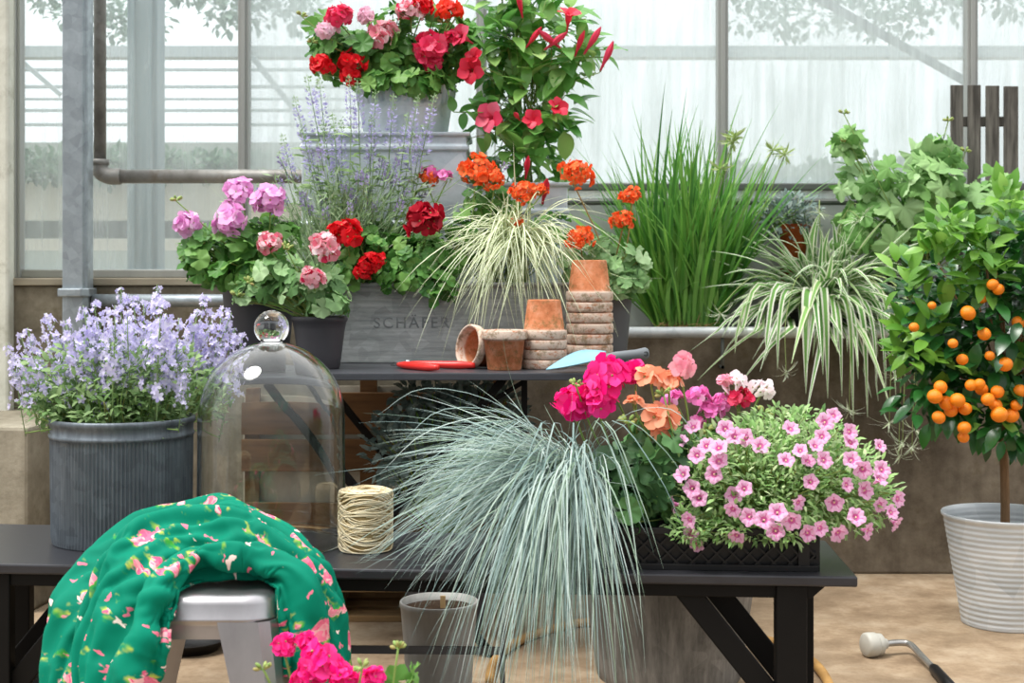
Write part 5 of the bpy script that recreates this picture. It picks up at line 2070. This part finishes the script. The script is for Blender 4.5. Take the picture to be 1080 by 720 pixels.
# ---------------------------------------------------------------- climbing trumpet vine
g = np.random.default_rng(72)
bs = np.array([(MX0 + MX1) / 2, 4.42, MZ - .03])
t = thing('mandevilla', 'tall glossy climber with red trumpet flowers in the square zinc planter', 'climbing plant', bs)
TM = [T_oval(.62, 6, .12, .3, 1.15, .45), T_oval(.54, 6, .10, .45, 1.1, .42)]
b, st = MB(), MB()
for px, py, Y, rxp, ryp, dep, n in ((555, 165, 4.40, 46, 40, .10, 110), (560, 105, 4.40, 48, 50, .11, 150), (560, 40, 4.38, 62, 50, .12, 210), (540, 0, 4.40, 45, 30, .1, 90), (600, 60, 4.34, 28, 30, .06, 36), (515, 60, 4.34, 26, 40, .06, 50), (510, 130, 4.32, 22, 20, .05, 18), (575, 130, 4.32, 26, 30, .05, 34)):
    c = P(px, py, Y)
    p = bush(b, c, (rxp * Y / F, dep, ryp * Y / F), int(n * .8), TM, (.058, .095), g, .25, .15, .8, .8, .5, zmin=MZ - .03)
    for q in p[::6]:
        stalk(st, bs + np.array([g.normal() * .02, 0, g.uniform(0, .5)]), q, .0015, .1, g)
for k in range(4):
    pts = [bs + np.array([math.cos(z * 9 + k * 1.6) * .03, math.sin(z * 9 + k * 1.6) * .03, z]) for z in np.linspace(0, .95, 14)]
    tube(st, smooth_path(pts, 3), .004, 6)
for e in ((478, 118), (646, 52), (640, 60), (618, 20), (498, 105)):
    q = P(*e, 4.30)
    s0 = bs + np.array([0, 0, q[2] - bs[2] - .05])
    pts = smooth_path([s0, (s0 + q) / 2 + np.array([0, -.03, .02]), q], 6)
    tube(st, pts, .0018, 5)
    m = 6
    qq = pts[-m:]
    b.inst(TM[0], frames(unit(rdir(m, g) + np.array([0, -.3, .2])), np.tile([0, -.5, .8], (m, 1))), qq, g.uniform(.045, .07, m))
part('foliage', b, LM['mand'], t)
part('stems', st, LM['stem'], t)


def trumpet(col, open_):
    b = MB()
    if open_:
        lathe(b, [(.003, -.055), (.0035, -.035), (.009, -.018), (.012, 0), (.014, .006)], 20)
        for k in range(5):
            T = moved(T_oval(1.05, 6, .10, .30, 1.35, .55), rz(k * 2 * PI / 5) @ rx(.62) @ ry(.22), .036, (0, 0, .0))
            A = rz(k * 2 * PI / 5)
            b.add(T[0] + A @ np.array([0, .006, .000]), T[1], 0)
    else:
        prof = [(.002, -.05), (.003, -.03), (.007, -.012), (.009, .004), (.0075, .018), (.003, .032), (.0005, .038)]
        lathe(b, prof, 20, rmod=lambda a, k: .0012 * np.cos(5 * a + k * .5))
    for k in range(5):
        T = moved(T_oval(.4, 2, .1, .1, m=1), rz(k * 2 * PI / 5) @ rx(1.2), .010, (0, 0, -.055))
        b.add(*T)
    return b.mesh('trumpet_flower' if open_ else 'flower_bud', [PM[col], LM['stem']])

TRM = {k: trumpet(*k) for k in (('trumpet', True), ('trumpet', False), ('trumpet_pk', True), ('trumpet_pk', False))}
fls = [(497, 74, 16, 'trumpet', 1, (-.2, -1, -.1)), (518, 124, 18, 'trumpet_pk', 1, (-.5, -.9, .1)), (588, 114, 13, 'trumpet', 1, (.4, -.8, .5)), (500, 60, 11, 'trumpet', 1, (-.4, -.8, .5)), (487, 38, 14, 'trumpet_pk', 1, (-.6, -.7, .3)), (578, 40, 14, 'trumpet_pk', 0, (-.7, -.4, .5)), (562, 126, 12, 'trumpet', 1, (-.1, -.9, .2)),
       (600, 16, 14, 'trumpet', 1, (.1, -.5, .9)), (588, 42, 13, 'trumpet_pk', 0, (.7, -.3, .5)), (626, 41, 14, 'trumpet_pk', 0, (.5, -.2, .8)), (641, 57, 14, 'trumpet_pk', 0, (.4, -.2, .9)), (564, 38, 12, 'trumpet', 0, (.5, -.4, .6)), (545, 122, 10, 'trumpet_pk', 0, (-.2, -.8, .2)), (556, 175, 12, 'trumpet', 0, (.1, -.6, .8)), (575, 200, 16, 'trumpet', 0, (.1, -.7, .6)),
       (548, 3, 12, 'trumpet', 0, (-.2, -.3, .9)), (612, 44, 12, 'trumpet', 0, (.3, -.3, .8))]
for px, py, r, c, op, d in fls:
    Y = 4.24
    q = P(px, py, Y)
    s = r * Y / F / (.042 if op else .036)
    h = put('trumpet_flower' if op else 'flower_bud', TRM[(c, bool(op))], t, Matrix.Translation(q.tolist()) @ rot_to(unit(d), g.uniform(0, 6)) @ Matrix.Scale(float(s), 4))
    b = MB()
    e = q - unit(d) * .055 * s
    stalk(b, bs + np.array([0, -.02, max(.02, (e[2] - bs[2]) * .9)]), e, .0014, .2, g)
    part('flower_stalk', b, LM['stem'], h)

# ---------------------------------------------------------------- tall grass on the wall ledge
g = np.random.default_rng(81)
c = P(724, 344, 4.90)
t = thing('tall_grass', 'tall fresh green grass clump standing behind the rail pipe', 'ornamental grass', (c[0], 4.92, .70))
plant_pot(t, (c[0], 4.92), .70, .815, .10, .125, M_blackpot, .003, 40, .003, .004)
n = 470
base = np.array([c[0], 4.92, .81]) + np.stack([g.uniform(-.105, .105, n), g.uniform(-.07, .06, n), np.zeros(n)], 1)
fx = (base[:, 0] - c[0]) / .105
d = unit(np.stack([fx * .27 + g.normal(size=n) * .20 - .01, g.normal(size=n) * .12 - .05, np.ones(n)], 1))
L = g.uniform(.42, .82, n)
L[:60] = g.uniform(.25, .45, 60)
pt = arcs(base, d, L, g.uniform(.02, .14, n) + np.abs(d[:, 0]) * .6, 11, .09, g)
pt[:, :, 1] = np.minimum(pt[:, :, 1], YG - .03)
b = MB()
ribbons(b, pt, g.uniform(.010, .019, n), (0, 0), .35, prof=np.clip(1.05 - np.linspace(0, 1, 11) ** 2.2, .05, 1) * np.clip(.5 + np.linspace(0, 1, 11) * 2, 0, 1))
part('blades', b, LM['grass'], t)
b = MB()
n = 160
ba = np.array([c[0], 4.88, .815]) + np.stack([g.uniform(-.12, .12, n), g.uniform(-.08, .02, n), np.zeros(n)], 1)
dd = unit(np.stack([g.normal(size=n), -np.abs(g.normal(size=n)) * .6, g.uniform(.1, .7, n)], 1))
ribbons(b, arcs(ba, dd, g.uniform(.03, .09, n), np.full(n, .3), 5, .01, g), np.full(n, .004), (0, 0), .2)
part('dry_sheaths', b, LM['dry'], t)


def sedge_flower(seed):
    gg = np.random.default_rng(seed)
    b = MB()
    n = 26
    dd = unit(rdir(n, gg) + np.array([0, 0, .25]))
    b.inst(T_oval(.16, 3, .1, .2), frames(dd, rdir(n, gg)), np.zeros((n, 3)), gg.uniform(.03, .055, n))
    return b.mesh('flower_tuft', LM['sedge'])

SF = sedge_flower(1)
for px, py in ((775, 144), (815, 158), (828, 163), (759, 178), (772, 150)):
    q = P(px, py, 4.80)
    h = put('flower_tuft', SF, t, Matrix.Translation(q.tolist()) @ Matrix.Rotation(g.uniform(0, 6), 4, 'Z'))
    b = MB()
    stalk(b, np.array([c[0] + .04, 4.9, .82]), q, .002, .1, g)
    part('flower_stalk', b, LM['stem'], h)

# ---------------------------------------------------------------- spider plant
g = np.random.default_rng(82)
c = P(868, 318, 4.84)
t = thing('spider_plant', 'big cream-edged spider plant trailing over the brown wall', 'spider plant', (c[0], 4.90, .70))
plant_pot(t, (c[0], 4.91), .70, .885, .085, .12, M_blackpot, .003, 40, .003, .01)
n = 290
ang = g.uniform(-PI, 0.25, n)
ang[:50] = g.uniform(-PI, PI, 50)
el = np.clip(g.normal(.82, .42, n), -.1, 1.5)
d = np.stack([np.cos(ang) * np.cos(el), np.sin(ang) * np.cos(el) * .75, np.sin(el)], 1)
L = g.uniform(.32, .56, n)
base = np.array([c[0], 4.885, .885]) + np.concatenate([g.normal(size=(n, 2)) * .025, np.zeros((n, 1))], 1)
pt = arcs(base, d, L, .28 + g.uniform(0, .55, n), 12, .07, g)
def over_wall(pt, lip=.815):
    for i in range(len(pt)):
        off = g.uniform(.012, .07)
        for j in range(1, pt.shape[1]):
            if pt[i, j, 2] < lip + .015 and pt[i, j, 1] > YW - .05:
                if pt[i, -1, 1] < YW + .10:
                    pt[i, j, 1] = YW - .05 - off
                else:
                    pt[i, j, 2] = lip + .015
            pt[i, j, 1] = min(pt[i, j, 1], YG - .03)
    return pt
pt = over_wall(pt)
tt = np.linspace(0, 1, 12)
pf = np.clip(1.03 - tt ** 2.4, .04, 1) * np.clip(.6 + tt * 2, 0, 1)
b = MB()
ribbons(b, pt, g.uniform(.018, .032, n), (0, 1, 1, 0), .3, prof=pf)
# long leaves hanging down the wall
tg = [(850, 415, .034), (873, 420, .028), (888, 418, .022), (900, 445, .024), (915, 440, .026), (925, 415, .018), (905, 400, .02), (935, 425, .018), (808, 375, .02), (795, 350, .016), (775, 372, .014), (945, 420, .018), (868, 395, .026), (883, 372, .02), (820, 390, .018), (780, 330, .016)]
pp, ww = [], []
for x, y, w in tg:
    e = P(x, y, 4.62)
    b0 = np.array([c[0] + (e[0] - c[0]) * .2, 4.86, .885])
    m1 = np.array([c[0] + (e[0] - c[0]) * .75, 4.72, .93 + g.uniform(-.02, .04)])
    m2 = np.array([c[0] + (e[0] - c[0]) * .95, 4.65, .83])
    q = smooth_path([b0, m1, m2, e], 4)[:13]
    pp.append(q)
    ww.append(w)
tt13 = np.linspace(0, 1, 13)
ribbons(b, np.array(pp), np.array(ww), (0, 1, 1, 0), .18, upv=np.tile([0, -.9, .45], (len(pp), 1)), prof=np.clip(1.03 - tt13 ** 3, .04, 1) * np.clip(.6 + tt13 * 2, 0, 1))
part('leaves', b, [LM['cream'], LM['spider']], t)


def plantlet(seed, s=1.0):
    gg = np.random.default_rng(seed)
    b = MB()
    n = 16
    a = gg.uniform(0, 2 * PI, n)
    e = gg.uniform(-.2, 1.2, n)
    d = np.stack([np.cos(a) * np.cos(e), np.sin(a) * np.cos(e), np.sin(e)], 1)
    ribbons(b, arcs(np.zeros((n, 3)), d, gg.uniform(.04, .09, n), np.full(n, .5), 7, .01, gg), gg.uniform(.004, .007, n), (0, 1, 0), .2)
    return b.mesh('plantlet', [LM['cream'], LM['spider']])

PL = [plantlet(1), plantlet(2)]
for i, (px, py) in enumerate(((829, 392), (952, 466), (938, 445), (965, 452), (896, 432), (760, 330), (864, 225), (905, 235), (912, 228), (960, 298), (945, 395), (962, 470), (948, 480))):
    Y = 4.64 if py > 300 else 4.78
    q = P(px, py, Y)
    h = put('plantlet', PL[i % 2], t, Matrix.Translation(q.tolist()) @ Matrix.Rotation(g.uniform(0, 6), 4, 'Z') @ Matrix.Rotation(PI * (py > 300) * .9, 4, 'X') @ Matrix.Scale(float(g.uniform(.7, 1.0)), 4))
    b = MB()
    top = np.array([c[0] + (q[0] - c[0]) * .6, 4.74 if py > 300 else 4.82, max(1.0, q[2] + .02)])
    tube(b, smooth_path([np.array([c[0], 4.87, .89]), top, np.array([q[0], Y, max(q[2] + .02, .86)]), q], 5), .0014, 5)
    part('runner', b, LM['sedge'], h)

# ---------------------------------------------------------------- small silvery plant in terracotta
g = np.random.default_rng(83)
c = P(840, 0, 4.93)
t = thing('potted_seedling', 'small silvery-leaved plant in a terracotta pot between grass and lobed-leaved plant', 'potted plant', (c[0], 4.965, .70))
zt2 = P(0, 236, 4.93)[2]
b = MB()
lathe(b, [(.001, .70), (.042, .70), (.052, zt2 - .03), (.056, zt2 - .029), (.057, zt2), (.052, zt2), (.05, zt2 - .02), (.001, zt2 - .02)], 36, (c[0], 4.965, 0))
part('pot', b, plain('orange_terracotta', '#b5582f', .85, 0, .2, .3, 25), t)
bs = np.array([c[0], 4.965, zt2 - .02])
b, st = MB(), MB()
p = bush(b, P(830, 228, 4.94), (.125, .07, .085), 520, T_oval(.5, 3, .1, .25), (.018, .030), g, .2, .4, .9, .7, .6)
for q in p[::7]:
    stalk(st, bs, q, .001, .1, g)
part('foliage', b, LM['dusty'], t)
part('stems', st, LM['stem'], t)

# ---------------------------------------------------------------- broad lobed-leaved plant
g = np.random.default_rng(84)
c = P(975, 0, 4.86)
t = thing('potted_vine', 'soft green broad-lobed plant on the ledge in front of the grey slats', 'potted plant', (c[0], 4.90, .70))
zt2 = P(0, 290, 4.86)[2]
plant_pot(t, (c[0], 4.90), .70, zt2, .08, .115, M_blackpot, .004, 40, .003, .02)
bs = np.array([c[0], 4.90, zt2 - .02])
leaves_with_stalks(t, bs, [(955, 235, 4.84, 62, 40, .12, 48), (915, 195, 4.84, 32, 30, .10, 22), (995, 205, 4.84, 48, 48, .10, 38), (985, 160, 4.82, 28, 18, .06, 12), (905, 240, 4.82, 24, 26, .06, 14), (1045, 215, 4.80, 34, 36, .08, 26), (970, 195, 4.76, 46, 32, .04, 22), (895, 150, 4.82, 12, 20, .03, 9)],
                   [T_VINE, moved(T_VINE, ry(.3))], (.075, .138), LM['vine'], g, nst=.5, zmin=.9, fwd=1.0, up=.35)
for px, py in ((890, 120), (1000, 128), (1018, 160), (888, 150)):
    bud_on(t, bs, px, py, 4.80, g, 1.3)

# ---------------------------------------------------------------- orange tree
g = np.random.default_rng(85)
cc = on_floor(1059, 650)
tc_ = np.array([P(1060, 0, 4.09)[0], 4.09])
t = thing('citrus_tree', 'small orange tree on a bare trunk in a ringed white zinc pot', 'fruit tree', (*tc_, 0))
zr = P(0, 541, 4.09)[2]
b = MB()
prof = [(.001, .004), (.118, .004), (.119, 0), (.122, .002)]
for i in range(120):
    s = i / 119
    prof.append((.121 + .050 * s + .0009 * math.sin(s * 2 * PI * 19), .006 + (zr - .02) * s))
prof += [(.176, zr - .008), (.178, zr - .002), (.176, zr + .002), (.171, zr), (.168, zr - .012)]
for i in range(60):
    s = 1 - i / 59
    prof.append((.118 + .049 * s + .0014 * math.sin(s * 2 * PI * 19), .01 + (zr - .03) * s))
prof.append((.001, .01))
lathe(b, prof, 72, (*tc_, 0))
part('pot', b, galvanised('white_zinc', '#dfe2e4', '#bcc2c6', .5, .25, 12, (.6, .6, 3)), t)
b = MB()
lathe(b, [(.001, .20), (.145, .195)], 40, (*tc_, 0))
part('soil', b, M_soil, t)
b = MB()
tp_ = np.array([*tc_, .19])
top = P(1058, 400, 4.09)
pts = smooth_path([tp_, P(1060, 520, 4.09), P(1058, 455, 4.09), top, P(1050, 350, 4.09)], 5)
tube(b, pts, np.interp(np.linspace(0, 1, len(pts)), [0, .5, 1], [.0135, .0115, .007]), 10)
part('trunk', b, LM['wood'], t)
b = MB()
CCc = P(1045, 345, 4.09)
for k in range(26):
    e = CCc + rdir(1, g)[0] * np.array([.30, .26, .32]) * .85
    m = pts[-6] + (e - pts[-6]) * .5 + g.normal(size=3) * .02 + np.array([0, 0, -.02])
    tube(b, smooth_path([pts[-8 + k % 6], m, e], 5), .0035, 6)
part('branches', b, LM['wood'], t)
TC = [T_oval(.46, 5, .14, .25, 1.0, .45), T_oval(.52, 5, .10, .4, 1.0, .48)]
b = MB()
for px, py, Y, rxp, ryp, dep, n in ((1060, 345, 4.10, 96, 105, .28, 850), (990, 330, 4.06, 48, 70, .16, 150), (985, 410, 4.04, 45, 40, .14, 110), (1070, 440, 4.0, 55, 34, .16, 120), (1080, 270, 4.08, 55, 45, .16, 140)):
    bush(b, P(px, py, Y), (rxp * Y / F, dep, ryp * Y / F), n, TC, (.050, .082), g, .3, .0, .9, .7, .55, ok=lambda q: q[2] > P(0, 478, q[1])[2] and q[0] > P(938, 0, q[1])[0])
part('foliage', b, LM['citrus'], t)
b = MB()
for px, py, n in ((1000, 240, 40), (1030, 260, 46), (990, 275, 30), (955, 290, 20), (965, 358, 34), (960, 368, 14), (1045, 290, 30), (1072, 235, 30), (1055, 215, 24), (985, 345, 8), (1065, 400, 10), (1010, 385, 10), (1040, 430, 6)):
    Y = 3.92 if px < 1050 else 3.95
    if px < 980:
        Y = 3.98
    bush(b, P(px, py, Y), (.06, .05, .06), n, TC, (.050, .078), g, .2, .5, .9, .6, .5)
part('young_foliage', b, LM['citrus_new'], t)
frs = [(992, 408, 8), (986, 418, 9), (1021, 330, 9), (1038, 352, 8), (1015, 379, 7), (1060, 384, 9), (998, 425, 9), (1010, 422, 9), (1003, 433, 8), (990, 440, 8), (1018, 431, 8), (1017, 451, 8), (1016, 461, 7), (1035, 410, 8), (1052, 413, 8), (1054, 437, 10), (1067, 438, 9), (1050, 427, 8), (1042, 421, 8), (1024, 406, 7), (1036, 315, 6),
       (1047, 300, 7), (1053, 305, 7), (1033, 405, 7), (1076, 412, 8), (1072, 427, 7), (964, 345, 6), (1005, 362, 6), (983, 322, 5), (1074, 340, 8), (1044, 375, 6)]
b = MB()
ellipsoid(b, (0, 0, 0), (1, 1, .93), 24, 16, 0)
lathe(b, [(.001, .955), (.10, .95), (.14, .90)], 8, (0, 0, 0), 1)
FRUIT = b.mesh('orange', [M_rind, LM['stem']])
for px, py, r in frs:
    q = P(px, py, 3.86 + g.uniform(-.02, .03))
    h = put('orange', FRUIT, t, Matrix.Translation(q.tolist()) @ rot_to(unit(np.array([g.normal() * .4, g.normal() * .4, 1]))) @ Matrix.Scale(float(r * .9 * 3.86 / F), 4))

# ---------------------------------------------------------------- dark silvery plant in the shade under the tin table
g = np.random.default_rng(86)
c = np.array([P(470, 0, 3.95)[0], 4.0])
t = thing('potted_shrub', 'grey-leaved shrub in the deep shade beneath the tin table', 'potted plant', (c[0], c[1], 0))
plant_pot(t, c, 0, .26, .10, .13, M_blackpot, .004, 36, .003, .02)
bs = np.array([*c, .24])
b, st = MB(), MB()
for px, py, Y, rxp, ryp, dep, n in ((465, 480, 4.0, 75, 60, .15, 900), (425, 470, 3.95, 40, 45, .1, 350), (500, 440, 4.0, 60, 40, .12, 500), (455, 420, 4.0, 45, 18, .1, 200)):
    p = bush(b, P(px, py, Y), (rxp * Y / F, dep, ryp * Y / F), n, T_oval(.6, 3, .1, .25), (.022, .036), g, .3, .3, .9, .7, .6, ok=lambda q: q[2] < UZ - .03)
    for q in p[::12]:
        stalk(st, bs, q, .0016, .1, g)
part('foliage', b, LM['dusty'], t)
part('stems', st, LM['stem'], t)

# ---------------------------------------------------------------- magenta geranium in front of the stool
g = np.random.default_rng(87)
c = np.array([P(345, 0, 2.30)[0], 2.30])
t = thing('potted_geranium', 'hot magenta geranium on the floor in front of the metal stool', 'potted plant', (*c, 0))
plant_pot(t, c, 0, .15, .06, .08, M_terra if False else M_blackpot, .004, 36, .003, .02)
bs = np.array([*c, .14])
leaves_with_stalks(t, bs, [(360, 770, 2.30, 70, 40, .10, 46), (426, 716, 2.27, 10, 8, .02, 3)], GER, (.045, .065), LM['ger'], g)
for px, py, r, yy in ((300, 680, 15, 2.30), (322, 676, 13, 2.30), (338, 700, 26, 2.26), (322, 716, 18, 2.25), (362, 716, 20, 2.24), (392, 715, 16, 2.25)):
    flower_on(t, bs, px, py, yy, r, 'magenta', g, .050)
for px, py in ((420, 684), (382, 704), (278, 706)):
    bud_on(t, bs, px, py, 2.22, g, 1.0)
# ================================================================== light and camera
w = bpy.data.worlds.new('overcast_sky')
SC.world = w
w.use_nodes = True
nt = w.node_tree
bg = nt.nodes['Background']
tc = nt.nodes.new('ShaderNodeTexCoord')
sp = nt.nodes.new('ShaderNodeSeparateXYZ')
nt.links.new(tc.outputs['Generated'], sp.inputs[0])
rp = nt.nodes.new('ShaderNodeValToRGB')
el = rp.color_ramp.elements
el[0].position, el[0].color = .42, (.30, .28, .25, 1)
el[1].position, el[1].color = .53, (.86, .91, .94, 1)
e = el.new(1.0)
e.color = (1.9, 1.92, 1.93, 1)
mp = nt.nodes.new('ShaderNodeMath')
mp.operation = 'MULTIPLY_ADD'
mp.inputs[1].default_value = .5
mp.inputs[2].default_value = .5
nt.links.new(sp.outputs[2], mp.inputs[0])
nt.links.new(mp.outputs[0], rp.inputs[0])
fy = nt.nodes.new('ShaderNodeMapRange')      # the bright glazed side is ahead, the deeper house behind
fy.inputs['From Min'].default_value = -1
fy.inputs['To Min'].default_value = .36
fy.inputs['To Max'].default_value = 1.0
nt.links.new(sp.outputs[1], fy.inputs['Value'])
mu = nt.nodes.new('ShaderNodeMix')
mu.data_type, mu.blend_type = 'RGBA', 'MULTIPLY'
mu.inputs[0].default_value = 1
nt.links.new(rp.outputs[0], mu.inputs[6])
nt.links.new(fy.outputs[0], mu.inputs[7])
nt.links.new(mu.outputs[2], bg.inputs[0])
bg.inputs[1].default_value = 1.0

sun = bpy.data.lights.new('hazy_sun', 'SUN')
sun.energy = 2.0
sun.angle = math.radians(22)
sun.color = (1.0, .97, .92)
so = bpy.data.objects.new('hazy_sun', sun)
COL.objects.link(so)
so.rotation_euler = Vector((.42, .22, -1.0)).to_track_quat('-Z', 'Y').to_euler()

cam = bpy.data.cameras.new('camera')
cam.sensor_width = 36
cam.lens = 50
cam.shift_y = -(360 - HY) / 1080
cam.clip_start = .05
cam.dof.use_dof = True
cam.dof.focus_distance = 3.3
cam.dof.aperture_fstop = 6.3
co = bpy.data.objects.new('camera', cam)
COL.objects.link(co)
co.location = (0, 0, CAMH)
co.rotation_euler = (PI / 2, 0, 0)
SC.camera = co

vs = SC.view_settings
SC.display_settings.display_device = 'sRGB'
vs.view_transform = 'Standard'
vs.look = 'None'
vs.gamma = 1
vs.use_curve_mapping = False
vs.exposure = 0.85
SC.cycles.max_bounces = 10
SC.cycles.transparent_max_bounces = 16
SC.cycles.transmission_bounces = 10
SC.cycles.use_denoising = True
